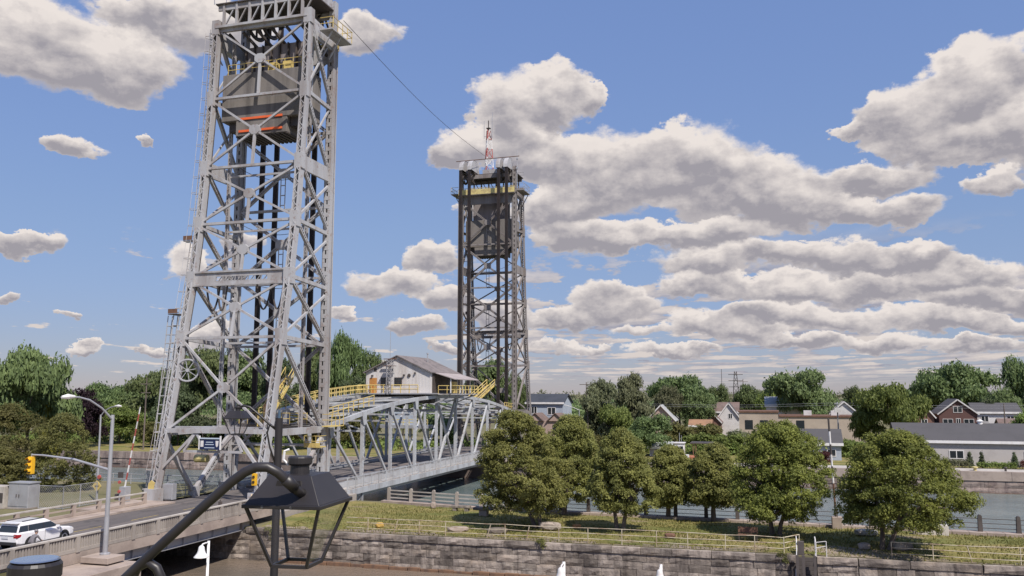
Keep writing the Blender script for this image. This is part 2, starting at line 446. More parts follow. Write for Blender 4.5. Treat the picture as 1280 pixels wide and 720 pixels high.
class MB:
    """collects primitives and links them as ONE mesh object"""
    def __init__(s):
        s.v = []; s.f = []

    def add(s, vs, fs):
        o = len(s.v); s.v += [tuple(v) for v in vs]; s.f += [tuple(i + o for i in f) for f in fs]
        return s

    def box(s, c, d, rz=0.0):
        x, y, z = d[0] / 2, d[1] / 2, d[2] / 2
        P = [(-x, -y, -z), (x, -y, -z), (x, y, -z), (-x, y, -z), (-x, -y, z), (x, -y, z), (x, y, z), (-x, y, z)]
        ca, sa = math.cos(rz), math.sin(rz)
        return s.add([(c[0] + p[0] * ca - p[1] * sa, c[1] + p[0] * sa + p[1] * ca, c[2] + p[2]) for p in P],
                     [(0, 3, 2, 1), (4, 5, 6, 7), (0, 1, 5, 4), (1, 2, 6, 5), (2, 3, 7, 6), (3, 0, 4, 7)])

    def b2(s, a, b):
        return s.box([(a[i] + b[i]) / 2 for i in range(3)], [abs(b[i] - a[i]) for i in range(3)])

    def frame(s, p0, p1, up=(0, 0, 1)):
        p0, p1 = Vector(p0), Vector(p1); a = (p1 - p0).normalized(); u = Vector(up)
        if abs(a.dot(u)) > .999: u = Vector((0, 1, 0)) if abs(a.y) < .9 else Vector((1, 0, 0))
        w = a.cross(u).normalized(); n = w.cross(a).normalized()
        return p0, p1, a, w, n

    def beam(s, p0, p1, w, h, up=(0, 0, 1), w1=None, h1=None):
        p0, p1, a, wv, n = s.frame(p0, p1, up)
        w1 = w if w1 is None else w1; h1 = h if h1 is None else h1
        P = []
        for p, ww, hh in ((p0, w, h), (p1, w1, h1)):
            for i, j in ((-1, -1), (1, -1), (1, 1), (-1, 1)): P.append(p + wv * (i * ww / 2) + n * (j * hh / 2))
        return s.add(P, [(0, 1, 2, 3), (7, 6, 5, 4), (0, 4, 5, 1), (1, 5, 6, 2), (2, 6, 7, 3), (3, 7, 4, 0)])

    def tube(s, p0, p1, r0, r1=None, n=8, cap=True):
        return s.path([p0, p1], [r0, r0 if r1 is None else r1], n, cap)

    def path(s, pts, rs, n=8, cap=True):
        pts = [Vector(p) for p in pts]
        if not isinstance(rs, (list, tuple)): rs = [rs] * len(pts)
        o = len(s.v); t0 = (pts[1] - pts[0]).normalized()
        u = Vector((0, 0, 1)) if abs(t0.z) < .9 else Vector((1, 0, 0))
        w = t0.cross(u).normalized()
        for i, p in enumerate(pts):
            t = (pts[min(i + 1, len(pts) - 1)] - pts[max(i - 1, 0)]).normalized()
            w = (w - t * w.dot(t)).normalized(); m = t.cross(w)
            for k in range(n):
                a = 2 * math.pi * k / n
                s.v.append(tuple(p + (w * math.cos(a) + m * math.sin(a)) * rs[i]))
        for i in range(len(pts) - 1):
            for k in range(n):
                a = o + i * n + k; b = o + i * n + (k + 1) % n
                s.f.append((a, b, b + n, a + n))
        if cap:
            s.f.append(tuple(o + k for k in reversed(range(n))))
            e = o + (len(pts) - 1) * n; s.f.append(tuple(e + k for k in range(n)))
        return s

    def lathe(s, prof, n=16, c=(0, 0, 0), axis='z'):
        o = len(s.v)
        for r, z in prof:
            for k in range(n):
                a = 2 * math.pi * k / n
                q = (r * math.cos(a), r * math.sin(a), z)
                if axis == 'x': q = (q[2], q[0], q[1])
                if axis == 'y': q = (q[1], q[2], q[0])
                s.v.append((c[0] + q[0], c[1] + q[1], c[2] + q[2]))
        for i in range(len(prof) - 1):
            for k in range(n):
                a = o + i * n + k; b = o + i * n + (k + 1) % n
                s.f.append((a, b, b + n, a + n))
        s.f.append(tuple(o + k for k in reversed(range(n))))
        e = o + (len(prof) - 1) * n; s.f.append(tuple(e + k for k in range(n)))
        return s

    def prism(s, poly, ax, a, b):
        """extrude a 2-D polygon along axis ax (0,1,2) from a to b"""
        n = len(poly); P = []
        for t in (a, b):
            for q in poly:
                l = list(q); l.insert(ax, t); P.append(l)
        return s.add(P, [tuple(reversed(range(n))), tuple(range(n, 2 * n))] + [(i, (i + 1) % n, n + (i + 1) % n, n + i) for i in range(n)])

    def torus(s, c, Rr, r, axis='x', n=24, m=6):
        pts = []
        o = len(s.v)
        for i in range(n):
            a = 2 * math.pi * i / n
            for k in range(m):
                b = 2 * math.pi * k / m
                q = ((Rr + r * math.cos(b)) * math.cos(a), (Rr + r * math.cos(b)) * math.sin(a), r * math.sin(b))
                if axis == 'x': q = (q[2], q[0], q[1])
                if axis == 'y': q = (q[1], q[2], q[0])
                s.v.append((c[0] + q[0], c[1] + q[1], c[2] + q[2]))
        for i in range(n):
            for k in range(m):
                s.f.append((o + i * m + k, o + ((i + 1) % n) * m + k, o + ((i + 1) % n) * m + (k + 1) % m, o + i * m + (k + 1) % m))
        return s

    def laced(s, p0, p1, w, d, up, bar=.09, ch=.16, pitch=None, t=.05):
        """a laced member: two channels w apart, zig-zag lacing bars on both open faces (normal = up)"""
        p0, p1, a, wv, n = s.frame(p0, p1, up)
        for sg in (-1, 1):
            s.beam(p0 + wv * sg * (w / 2 - t / 2), p1 + wv * sg * (w / 2 - t / 2), t, d, n)
            for k in (-1, 1):
                q = wv * sg * (w / 2 - t - ch / 2 + .002) + n * k * (d / 2 - t / 2)
                s.beam(p0 + q, p1 + q, ch, t * .9, n)
        L = (p1 - p0).length; pitch = pitch or w * .75
        k = max(2, int(L / pitch)); st = L / k
        for face in (-1, 1):
            for i in range(k):
                sg = 1 if i % 2 else -1
                A = p0 + a * (i * st) + wv * sg * (w / 2 - ch * .6) + n * face * (d / 2 + .008)
                B = p0 + a * ((i + 1) * st) - wv * sg * (w / 2 - ch * .6) + n * face * (d / 2 + .008)
                s.beam(A, B, bar, .014, n)
        return s

    def batten(s, p0, p1, w, d, up, gap=.85, bl=.42, t=.06, ch=.2):
        """box column with solid sides and batten plates (rows of holes) on its two open faces"""
        p0, p1, a, wv, n = s.frame(p0, p1, up)
        for sg in (-1, 1):
            s.beam(p0 + wv * sg * (w / 2 - t / 2), p1 + wv * sg * (w / 2 - t / 2), t, d, n)
            for k in (-1, 1):
                q = wv * sg * (w / 2 - t - ch / 2 + .002) + n * k * (d / 2 - t / 2)
                s.beam(p0 + q, p1 + q, ch, t * .9, n)
        L = (p1 - p0).length; m = max(2, int(L / gap)); st = L / m
        for face in (-1, 1):
            for i in range(m):
                A = p0 + a * (i * st + st / 2 - bl / 2) + n * face * (d / 2 + .008); s.beam(A, A + a * bl, w - .1, .014, n)
        return s

    def mesh(s, name, m, smooth=False):
        me = bpy.data.meshes.new(name)
        me.from_pydata([tuple(v) for v in s.v], [], s.f)
        me.materials.append(m)
        if smooth:
            me.polygons.foreach_set('use_smooth', [True] * len(me.polygons))
        me.update()
        return me

    def build(s, name, m, parent=None, loc=(0, 0, 0), rz=0.0, smooth=False, bevel=0.0):
        o = bpy.data.objects.new(name, s.mesh(name, m, smooth))
        col.objects.link(o); o.location = loc; o.rotation_euler = (0, 0, rz)
        if parent is not None: o.parent = parent
        if bevel:
            b = o.modifiers.new('bevel', 'BEVEL'); b.width = bevel; b.segments = 2; b.limit_method = 'ANGLE'; b.angle_limit = R(40)
        return o


def tag(o, label=None, cat=None, group=None, kind=None):
    if label: o['label'] = label
    if cat: o['category'] = cat
    if group: o['group'] = group
    if kind: o['kind'] = kind
    return o


def thing(name, label, cat, loc=(0, 0, 0), rz=0.0, group=None):
    o = bpy.data.objects.new(name, None); o.empty_display_size = .5
    col.objects.link(o); o.location = loc; o.rotation_euler = (0, 0, rz)
    return tag(o, label, cat, group)


def place(name, me, parent, loc=(0, 0, 0), rot=(0, 0, 0), scale=(1, 1, 1)):
    o = bpy.data.objects.new(name, me); col.objects.link(o)
    o.parent = parent; o.location = loc; o.rotation_euler = rot; o.scale = scale
    return o


def copy_tree(o, kids, parent=None):
    c = o.copy(); col.objects.link(c)
    if parent is not None: c.parent = parent
    for k in kids.get(o.name, ()): copy_tree(k, kids, c)
    return c


def kids_map():
    d = {}
    for o in col.objects:
        if o.parent: d.setdefault(o.parent.name, []).append(o)
    return d


def np_mesh(name, verts, quads, m):
    me = bpy.data.meshes.new(name)
    nv, nf = len(verts), len(quads)
    me.vertices.add(nv); me.vertices.foreach_set('co', np.asarray(verts, np.float32).ravel())
    k = quads.shape[1]
    me.loops.add(nf * k); me.loops.foreach_set('vertex_index', quads.astype(np.int32).ravel())
    me.polygons.add(nf); me.polygons.foreach_set('loop_start', np.arange(0, nf * k, k, dtype=np.int32))
    me.polygons.foreach_set('loop_total', np.full(nf, k, np.int32))
    me.materials.append(m); me.update(calc_edges=True)
    return me

# ------------------------------------------------------------------ the setting: ground, water, lawn, road
ZI = -1.0        # island lawn
ZW = -3.4        # water
ZB = -0.7        # far bank
WALL_V = 59.6


def edge_v(u):   # canal edge of the island
    pts = [(-3000, 79.5), (-60, 78.5), (-36, 77.6), (-26, 75.6), (20, 72.6), (60, 71.5), (3000, 71.5)]
    for (a, b), (c, d) in zip(pts, pts[1:]):
        if a <= u <= c: return b + (d - b) * (u - a) / (c - a)


g = MB()


def slab(u0, u1, v0, v1, z):
    g.add([(u0, v0, z), (u1, v0, z), (u1, v1, z), (u0, v1, z)], [(0, 1, 2, 3)])


FAR = 4200
slab(-FAR, -52.2, -600, 60, -.08)                     # town side, left of the road
slab(-52.2, -39.6, -600, 40.5, -.08); slab(-39.6, FAR, -600, 33.5, -.08)                    # town side, near bank
slab(-52.2, FAR, 33.5, 59.9, -6)                      # raceway bed
g.add([(-52.2, 40.5, -.08), (-39.6, 40.5, -.08), (-39.6, 40.5, -6), (-52.2, 40.5, -6)], [(0, 3, 2, 1)])
g.add([(-39.6, 33.5, -.08), (FAR, 33.5, -.08), (FAR, 33.5, -6), (-39.6, 33.5, -6)], [(0, 3, 2, 1)])
g.add([(-39.6, 33.5, -6), (-39.6, 40.5, -6), (-39.6, 40.5, -.08), (-39.6, 33.5, -.08)], [(0, 1, 2, 3)])
g.add([(-52.2, 40.5, -6), (-52.2, 59.9, -6), (-52.2, 59.9, -.08), (-52.2, 40.5, -.08)], [(0, 1, 2, 3)])
us = [-FAR, -60, -52.2, -36, -26, 20, 60, FAR]
for a, b in zip(us, us[1:]):
    zi = -.08 if b <= -52.2 else ZI
    va, vb = (60, 60) if b <= -52.2 else (59.9, 59.9)
    ea, eb = edge_v(max(-3000, min(3000, a))), edge_v(max(-3000, min(3000, b)))
    g.add([(a, va, zi), (b, vb, zi), (b, eb, zi), (a, ea, zi)], [(0, 1, 2, 3)])
    g.add([(a, ea, zi), (b, eb, zi), (b, eb, -7), (a, ea, -7)], [(0, 1, 2, 3)])
    g.add([(a, ea, -7), (b, eb, -7), (b, 126.2, -7), (a, 126.2, -7)], [(0, 1, 2, 3)])
    if b > -52.2: g.add([(a, 59.9, -6), (b, 59.9, -6), (b, 59.9, zi), (a, 59.9, zi)], [(0, 1, 2, 3)])
g.add([(-FAR, 126.2, -7), (FAR, 126.2, -7), (FAR, 126.2, ZB), (-FAR, 126.2, ZB)], [(0, 1, 2, 3)])
slab(-FAR, FAR, 126.2, 6000, ZB)
tag(g.build('ground', GROUND), kind='structure', label='dry earth and grass of the canal banks')

w = MB()
w.add([(-FAR, 71, ZW), (FAR, 71, ZW), (FAR, 126, ZW), (-FAR, 126, ZW)], [(0, 1, 2, 3)])
tag(w.build('canal_water', WATER), kind='structure', label='blue green water of the ship canal')
w = MB()
w.add([(-52, 33.6, ZW - .02), (200, 33.6, ZW - .02), (200, 59.7, ZW - .02), (-52, 59.7, ZW - .02)], [(0, 1, 2, 3)])
tag(w.build('raceway_water', WATER2), kind='structure', label='rippled brown water below the front stone wall')

# island lawn, slightly uneven so that it does not read as a sheet
lw = MB(); nu, nv_ = 140, 26
U0, U1 = -39.0, 34.0
for j in range(nv_ + 1):
    for i in range(nu + 1):
        u = U0 + (U1 - U0) * i / nu
        t = j / nv_
        v = 60.35 + (edge_v(u) - 1.0 - 60.35) * t
        z = ZI + .03 + .22 * math.sin(math.pi * t) + .05 * math.sin(u * .55 + v) * math.sin(v * .9) + rnd.uniform(-.012, .012)
        lw.v.append((u, v, z))
for j in range(nv_):
    for i in range(nu):
        a = j * (nu + 1) + i
        lw.f.append((a, a + 1, a + nu + 2, a + nu + 1))
tag(lw.build('lawn', LAWN, smooth=True), kind='structure', label='grass of the island park with dry yellow patches')


def lawn_z(u, v):
    t = max(0, min(1, (v - 60.35) / (edge_v(u) - 1.0 - 60.35)))
    return ZI + .03 + .22 * math.sin(math.pi * t)


dp = MB(); n = 90
for i in range(n):
    a = -38.5 + 72.5 * i / n; b = -38.5 + 72.5 * (i + 1) / n
    wa = .55 + .35 * math.sin(i * 1.7) * math.sin(i * .6) + (2.2 * math.exp(-((a - 4.5) / 3.2) ** 2)); wb = .55 + .35 * math.sin((i + 1) * 1.7) * math.sin((i + 1) * .6) + (2.2 * math.exp(-((b - 4.5) / 3.2) ** 2))
    dp.add([(a, 60.2, ZI + .035), (b, 60.2, ZI + .035), (b, 60.4 + wb, ZI + .06 + .22 * math.sin(math.pi * (wb + .05) / 14.2)), (a, 60.4 + wa, ZI + .06 + .22 * math.sin(math.pi * (wa + .05) / 14.2))], [(0, 1, 2, 3)])
tag(dp.build('bare_earth_path', mat('bare_trodden_earth', (.27, .215, .165), .95, 0, (.17, .15, .08), .9, .8, bump=.4, bscale=6)), kind='structure', label='trodden bare earth along the top of the front stone wall')
# canal edge coping under the fence
cp = MB(); n = 60
for i in range(n):
    a = -36 + (36 + 34) * i / n; b = -36 + (36 + 34) * (i + 1) / n - .03
    ea, eb = edge_v(a), edge_v(b); h = ZI + .22
    cp.add([(a, ea - 1.0, ZI - .4), (b, eb - 1.0, ZI - .4), (b, eb + .1, ZI - .4), (a, ea + .1, ZI - .4), (a, ea - 1.0, h), (b, eb - 1.0, h), (b, eb + .1, h), (a, ea + .1, h)],
           [(0, 3, 2, 1), (4, 5, 6, 7), (0, 1, 5, 4), (1, 2, 6, 5), (2, 3, 7, 6), (3, 0, 4, 7)])
tag(cp.build('canal_coping', CONCPINK), kind='structure', label='pinkish concrete coping along the canal edge')

# grass blades: real, thin, uncountable
rng = np.random.default_rng(3)
N = 26000
uu = rng.uniform(-37, 24, N); vv = 60.2 + rng.beta(.9, 1.3, N) * 14.6
keep = np.array([vv[i] < edge_v(uu[i]) - 1.2 for i in range(N)]); uu = uu[keep]; vv = vv[keep]; N = len(uu)
zz = np.array([lawn_z(uu[i], vv[i]) for i in range(N)])
an = rng.uniform(0, 6.28, N); hh = rng.uniform(.05, .15, N) * np.where(rng.random(N) < .06, 2.2, 1); ww = rng.uniform(.03, .07, N)
tx = rng.normal(0, .05, N); ty = rng.normal(0, .05, N)
V = np.empty((N, 3, 3))
V[:, 0] = np.stack([uu - np.cos(an) * ww, vv - np.sin(an) * ww, zz - .03], 1)
V[:, 1] = np.stack([uu + np.cos(an) * ww, vv + np.sin(an) * ww, zz - .03], 1)
V[:, 2] = np.stack([uu + tx, vv + ty, zz + hh], 1)
me = np_mesh('grass', V.reshape(-1, 3), np.arange(N * 3).reshape(N, 3), BLADE)
o = bpy.data.objects.new('grass', me); col.objects.link(o); tag(o, 'short uneven grass tufts on the island lawn', kind='stuff')

# ------------------------------------------------------------------ approach road
rd = MB()
rd.b2((-49.6, -40, -.45), (-42.6, 64, 0.0))
tag(rd.build('road', ASPHALT), kind='structure', label='worn grey asphalt approach road')
mk = MB()
for k in range(-6, 11):
    mk.b2((-46.16, k * 6 + .5, .004), (-46.04, k * 6 + 3.5, .008))
tag(mk.build('road_marking', mat('faded_yellow_line', (.42, .31, .10), .8, 0, (.2, .16, .1), 2, .8)), kind='structure', label='faded broken yellow centre line')
sw = MB()
sw.b2((-42.6, -40, -.45), (-39.75, 64, .14))
tag(sw.build('sidewalk', CONCPINK), kind='structure', label='pinkish concrete sidewalk beside the near railing')
sw = MB()
sw.b2((-51.6, -40, -.45), (-49.6, 57.5, .14)); sw.b2((-54.5, 57.6, -.45), (-49.6, 64, .14))
tag(sw.build('far_sidewalk', CONCPINK), kind='structure', label='pinkish concrete sidewalk on the far side of the road')
pier = MB()
pier.b2((-54.5, 64.01, -3.2), (-39.2, 77.8, -.36))
tag(pier.build('tower_pier', CONC), kind='structure', label='concrete pier slab under the near lift tower')
rd2 = MB(); rd2.b2((-50.9, 64.02, -.35), (-43.2, 76.4, 0.0)); rd2.b2((-50.9, 76.42, -.05), (-43.2, 142, 0.22)); rd2.b2((-50.9, 142.02, -.6), (-43.2, 330, 0.1))
tag(rd2.build('bridge_roadway', ASPHALT), kind='structure', label='grey roadway through the towers and across the lift span')

# approach bridge over the raceway
ab = thing('approach_bridge', 'short concrete and steel approach bridge below the near railing', 'bridge', (-39.6, 50, 0))
MB().b2((-.16, -10, -.5), (.14, 14.2, .14)).build('fascia', CONCPINK, ab)
gd = MB(); gd.b2((-.42, -6.5, -1.15), (-.38, 9.4, -.5)); gd.b2((-.58, -6.5, -1.2), (-.22, 9.4, -1.15)); gd.b2((-.58, -6.5, -.55), (-.22, 9.4, -.5))
for k in range(9): gd.b2((-.38, -6.0 + 1.7 * k, -1.15), (-.24, -5.97 + 1.7 * k, -.55))
gd.build('girder', GALV, ab)
for k in range(4):
    MB().b2((-3.2 - 2.6 * k, -6.5, -1.15), (-3.0 - 2.6 * k, 9.4, -.5)).build('girder', DARKSTEEL, ab)
MB().b2((-12, 9.62, -4.5), (-.3, 10.6, -.52)).build('abutment', CONC, ab)
MB().b2((-12, -9.4, -4.5), (.9, -6.6, -.52)).build('abutment', CONC, ab)
blk = thing('concrete_block', 'broad concrete footing under the traffic signal pole', 'footing', (-38.0, 42.6, 0))
MB().b2((-1.4, -3.2, -5), (1.8, 1.3, -.5)).build('base_block', CONCPINK, blk, bevel=.04)
MB().b2((-1.05, -.5, -.415), (.9, .9, -.06)).build('plinth', CONCPINK, blk, bevel=.03)


# near railing: posts, rails and balusters one by one
def railing(name, label, u, v0, v1, post_every, bal, zt=1.1, face=CONC, top=CONCLIGHT):
    t = thing(name, label, 'railing', (u, v0, 0))
    L = v1 - v0; n = int(round(L / post_every)); st = L / n
    me = MB().b2((-.14, -.14, .14), (.14, .14, zt - .06)).mesh('post', face)
    for i in range(n + 1): place('post', me, t, (0, i * st, 0))
    MB().b2((-.12, -.15, zt - .06), (.12, L + .15, zt + .06)).build('top_rail', top, t, bevel=.02)
    lo = MB().b2((-.09, .15, .16), (.09, st - .15, .36)).mesh('bottom_rail', face)
    for i in range(n): place('bottom_rail', lo, t, (0, i * st, 0))
    if bal:
        bm_ = MB().b2((-.05, -.055, .36), (.05, .055, zt - .07)).mesh('baluster', face)
        for i in range(n):
            k = int((st - .3) / bal); s2 = (st - .3) / k
            for j in range(1, k): place('baluster', bm_, t, (0, i * st + .15 + j * s2, 0))
    else:
        mid = MB().b2((-.06, .15, .62), (.06, st - .15, .72)).mesh('middle_rail', face)
        for i in range(n): place('middle_rail', mid, t, (0, i * st, 0))
    return t


railing('balustrade', 'long concrete balustrade with pale top rail on the near side of the road', -39.55, 33.0, 63.2, 2.32, .2)
railing('road_railing', 'low pale concrete railing with open rails on the far side of the road', -51.2, 36.0, 62.0, 2.6, 0, 1.05, CONCPINK, CONCLIGHT)

# ------------------------------------------------------------------ front stone wall of the island
fw = thing('stone_wall', 'weathered limestone block wall rising from the raceway in front of the lawn', 'wall', (0, WALL_V, 0))
gap = (1.45, 2.75)
core = MB(); core.b2((-51.8, .06, -6), (gap[0], .75, ZI - .16)); core.b2((gap[1], .06, -6), (36, .75, ZI - .16))
core.build('mortar_core', mat('dark_mortar', (.07, .06, .055), .95, 0, (.12, .10, .09), 1.0, .6), fw)


def rock_block(seed, chunky=.05):
    """unit block with rough split face, 1 x .5 x 1, origin at its front lower left"""
    r = random.Random(seed); m = MB(); n = 4; k = 3
    for j in range(k):
        for i in range(n):
            e = (i in (0, n - 1)) or (j in (0, k - 1))
            x = i / (n - 1) + (0 if i in (0, n - 1) else r.uniform(-.08, .08)); z = j / (k - 1) + (0 if j in (0, k - 1) else r.uniform(-.12, .12))
            m.v.append((x * .985 + .0075 + r.uniform(-.008, .008), (r.uniform(0, .02) if e else -r.uniform(0, chunky * 2)), z * .955 + .022 + r.uniform(-.02, .02)))
    for j in range(k - 1):
        for i in range(n - 1):
            a = j * n + i; m.f.append((a, a + 1, a + n + 1, a + n))
    o = len(m.v)
    bd = [i for i in range(n)] + [n - 1 + n * j for j in range(1, k)] + [n * (k - 1) + i for i in range(n - 2, -1, -1)] + [n * j for j in range(k - 2, 0, -1)]
    for i in bd: x, y, z = m.v[i]; m.v.append((x, .5, z))
    L = len(bd)
    for i in range(L): m.f.append((bd[i], o + i, o + (i + 1) % L, bd[(i + 1) % L]))
    return m.mesh('stone', STONE)


RB = [rock_block(i) for i in range(7)]


def course(parent, u0, u1, z0, h, lmin, lmax, proud=.04, meshes=RB, name='stone', avoid=None, y0=0.0, out=0.0):
    u = u0
    while u < u1 - .3:
        l = rnd.uniform(lmin, lmax)
        if u1 - (u + l) < lmin * .5: l = u1 - u
        if avoid and u < avoid[1] and u + l > avoid[0]:
            if avoid[0] - u > .35: l = avoid[0] - u
            else: u = avoid[1]; continue
        if rnd.random() < .025 and name == 'stone': u += l; continue
        place(name, rnd.choice(meshes), parent, (u, y0 - out + rnd.uniform(-proud, proud * .4), z0), (0, 0, 0), (l, .9, h))
        u += l


course(fw, -39.5, 5.2, ZI - .40, .44, 1.8, 3.2, .02, name='coping_stone', avoid=gap, out=.10)
course(fw, -51.0, 5.2, ZI - .90, .50, .8, 1.7, avoid=gap)
course(fw, -51.0, 5.2, ZI - 1.42, .52, .9, 1.9, avoid=gap)
course(fw, -51.0, 5.2, ZI - 1.95, .53, .8, 1.7, avoid=gap)
course(fw, -51.0, 5.2, ZI - 2.5, .55, 1.0, 2.0, .05, avoid=gap)
course(fw, 5.25, 30, ZI - .42, .46, 2.6, 4.2, .02, name='coping_stone', out=.08)
course(fw, 5.25, 30, ZI - 1.75, 1.33, .75, 1.15, .03, name='upright_stone')
course(fw, 5.25, 30, ZI - 2.5, .75, 1.6, 2.4, .03)
lg = MB()
u = -37
while u < 1:
    l = rnd.uniform(.8, 2.2); lg.b2((u, -rnd.uniform(.12, .3), ZW - .3), (u + l - .05, .3, ZW + rnd.uniform(.14, .26))); u += l
lg.build('footing_ledge', mat('rusty_wet_stone', (.20, .115, .07), .7, 0, (.10, .065, .05), 1.5, .8), fw, bevel=.03)
# left end of the wall by the abutment, and weeds in it
steps = thing('wall_steps', 'narrow steps with white handrails cut into the front stone wall', 'steps', (2.1, WALL_V, ZI))
for k in range(9):
    MB().b2((-.5, -.32 + k * .065, -2.4 + k * .26), (.5, .28, -2.16 + k * .26)).build('step', DARKPOST, steps)
for sx, a in ((-.55, 0), (.62, 1)):
    h = MB(); h.path([(sx - .2, -.35, -2.1), (sx - .02, .45, .35), (sx, .75, 1.0), (sx, 1.5, 1.05), (sx, 1.6, 0.02)], .035, 6)
    h.build('handrail', WHITEPAINT, steps)
h = MB(); h.tube((.62, .2, 0), (.62, .2, .95), .03, n=6); h.tube((1.25, .2, 0), (1.25, .2, 1.0), .03, n=6); h.tube((.62, .2, .55), (1.25, .2, .7), .025, n=6); h.tube((.62, .2, .9), (1.25, .2, 1.0), .025, n=6)
h.build('gate_rail', WHITEPAINT, steps)
for x in (-.58, -.2, .5): MB().b2((x - .09, -.5, -2.6), (x + .09, -.34, .15)).build('fender_timber', DARKPOST, steps)
MB().b2((-.5, .5, .02), (-.1, .9, .85)).build('ladder_box', DARKPOST, steps)

# pipe railing along the wall top
px_posts = [(-29.4, 0), (-27.3, .35), (-25.2, 0), (-23.1, 0), (-19.9, .3), (-18.5, 0), (-16.9, .22), (-14.5, 0), (-12.4, 0), (-10.0, 0), (-7.6, 0), (-5.5, 0), (-3.0, 0), (-1.1, 0), (.75, 0)]
pr = thing('pipe_railing', 'rusting pale yellow pipe railing along the stone wall, left of the steps', 'railing', (0, WALL_V + .75, ZI))
pm = MB().tube((0, 0, -.1), (0, 0, 1.08), .034, n=6).mesh('post', PALEYEL)
for u, lean in px_posts: place('post', pm, pr, (u, 0, 0), (0, lean, 0))
for z in (.32, .68, 1.05):
    P = [(-31.2, 0, z)] + [(u + (lean * z if abs(lean) > .3 else 0), rnd.uniform(-.03, .03), z + rnd.uniform(-.035, .035)) for u, lean in px_posts]
    MB().path(P, .026, 6).build('rail', PALEYEL, pr)
P = thing('pipe_railing', 'pale yellow pipe railing along the stone wall by the rightmost tree, right of the steps', 'railing', (0, WALL_V + .75, ZI))
xs = [7.3, 9.7, 11.9, 14.6, 17.2, 19.8, 22.4]
for i, u in enumerate(xs): place('post', pm, P, (u, 0, 0), (0, -.22 if i == 2 else 0, 0))
for z in (.32, .68, 1.05): MB().path([(u, rnd.uniform(-.03, .03), z + rnd.uniform(-.03, .03)) for u in xs], .026, 6).build('rail', PALEYEL, P)
P = thing('pipe_railing', 'short sloping length of pale pipe railing running back beside the wall steps', 'railing', (.8, WALL_V + .75, ZI))
MB().tube((.95, .9, 0), (.95, .9, 1.15), .035, n=6).build('post', PALEYEL, P)
for z in (.35, .7, 1.05): MB().tube((0, 0, z), (.95, .9, z + .08), .03, n=6).build('rail', PALEYEL, P)

# concrete post fence along the canal
cf = thing('canal_fence', 'concrete post and three rail fence along the canal edge', 'fence', (0, 0, ZI + .2))
fp = MB(); fp.prism([(-.16, 0), (.16, 0), (.13, 1.12), (.06, 1.22), (-.06, 1.22), (-.13, 1.12)], 1, -.13, .13)
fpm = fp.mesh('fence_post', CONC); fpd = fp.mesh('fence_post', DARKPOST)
u = -35.4; fpu = []
while u < 34: fpu.append(u); u += 2.52
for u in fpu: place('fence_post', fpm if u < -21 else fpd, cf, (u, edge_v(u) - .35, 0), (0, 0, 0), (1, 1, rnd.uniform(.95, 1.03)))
for a, b in zip(fpu, fpu[1:]):
    for z in (.28, .62, .96):
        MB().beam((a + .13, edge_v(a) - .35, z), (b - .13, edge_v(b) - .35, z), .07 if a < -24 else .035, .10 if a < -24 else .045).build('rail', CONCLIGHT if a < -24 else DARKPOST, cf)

# ------------------------------------------------------------------ far canal wall
fr = thing('far_canal_wall', 'brown stone and concrete wall along the far side of the canal', 'wall', (0, 125.6, 0))
MB().b2((-600, .08, -7), (400, .58, ZB - .05)).build('wall_core', mat('far_wall_mortar', (.13, .10, .09), .95, 0, (.20, .16, .14), .3, .8), fr)
RBF = []
for i in range(5):
    m_ = rock_block(50 + i, .05); m_.materials.clear(); m_.materials.append(STONEFAR); RBF.append(m_)
for (a, b) in ((-128, -88), (-4, 2), (2, 38)):
    course(fr, a, b, ZW - .15, .85, 1.6, 3.6, .08, RBF)
    course(fr, a, b, ZW + .70, .85, 1.2, 3.4, .10, RBF)
for a in range(-132, 42, 6):
    MB().b2((a + .02, -.16 + rnd.uniform(-.02, .02), ZW + 1.58), (a + 5.98, .62, ZB + .05)).build('coping_slab', STONEFAR if a < -80 else CONCPINK, fr)
MB().b2((-600, -.12, ZW - .2), (400, .3, ZW + .06)).build('waterline_ledge', RUST, fr)
qd = MB(); qd.b2((-40, 126.25, ZB - .3), (400, 130.2, ZB + .06))
tag(qd.build('quay', CONCLIGHT), kind='structure', label='pale concrete quay on the far bank')
ba = MB(); ba.b2((-40, 130.3, ZB - .2), (400, 165, ZB + .03)); ba.b2((-600, 126.25, ZB - .2), (-40.02, 165, ZB + .03))
tag(ba.build('far_bank_grass', LAWN), kind='structure', label='grass of the far canal bank')

# ------------------------------------------------------------------ lift towers
UC, HW = -47.15, 5.25
VN, VF = 75.5, 142.6
OFF = [(0, 10.9), (6.0, 9.6), (14.6, 8.0), (20.3, 6.95), (25.8, 6.2), (31.5, 5.7), (38.8, 5.15), (46.4, 4.85)]


def off(z):
    for (a, b), (c, d) in zip(OFF, OFF[1:]):
        if z <= c: return b + (d - b) * (z - a) / (c - a)
    return OFF[-1][1]


LV = [6.0, 14.6, 20.3, 25.8, 31.5, 38.8, 46.4]
ZTOP = 46.4


def bk(x, z): return Vector((x, -off(z), z))


def fr_(x, z): return Vector((x, 0, z))


def cat_slack(a, b, sag, n=12):
    a, b = Vector(a), Vector(b)
    return [a.lerp(b, i / n) - Vector((0, 0, sag * math.sin(math.pi * i / n) ** .8)) for i in range(n + 1)]


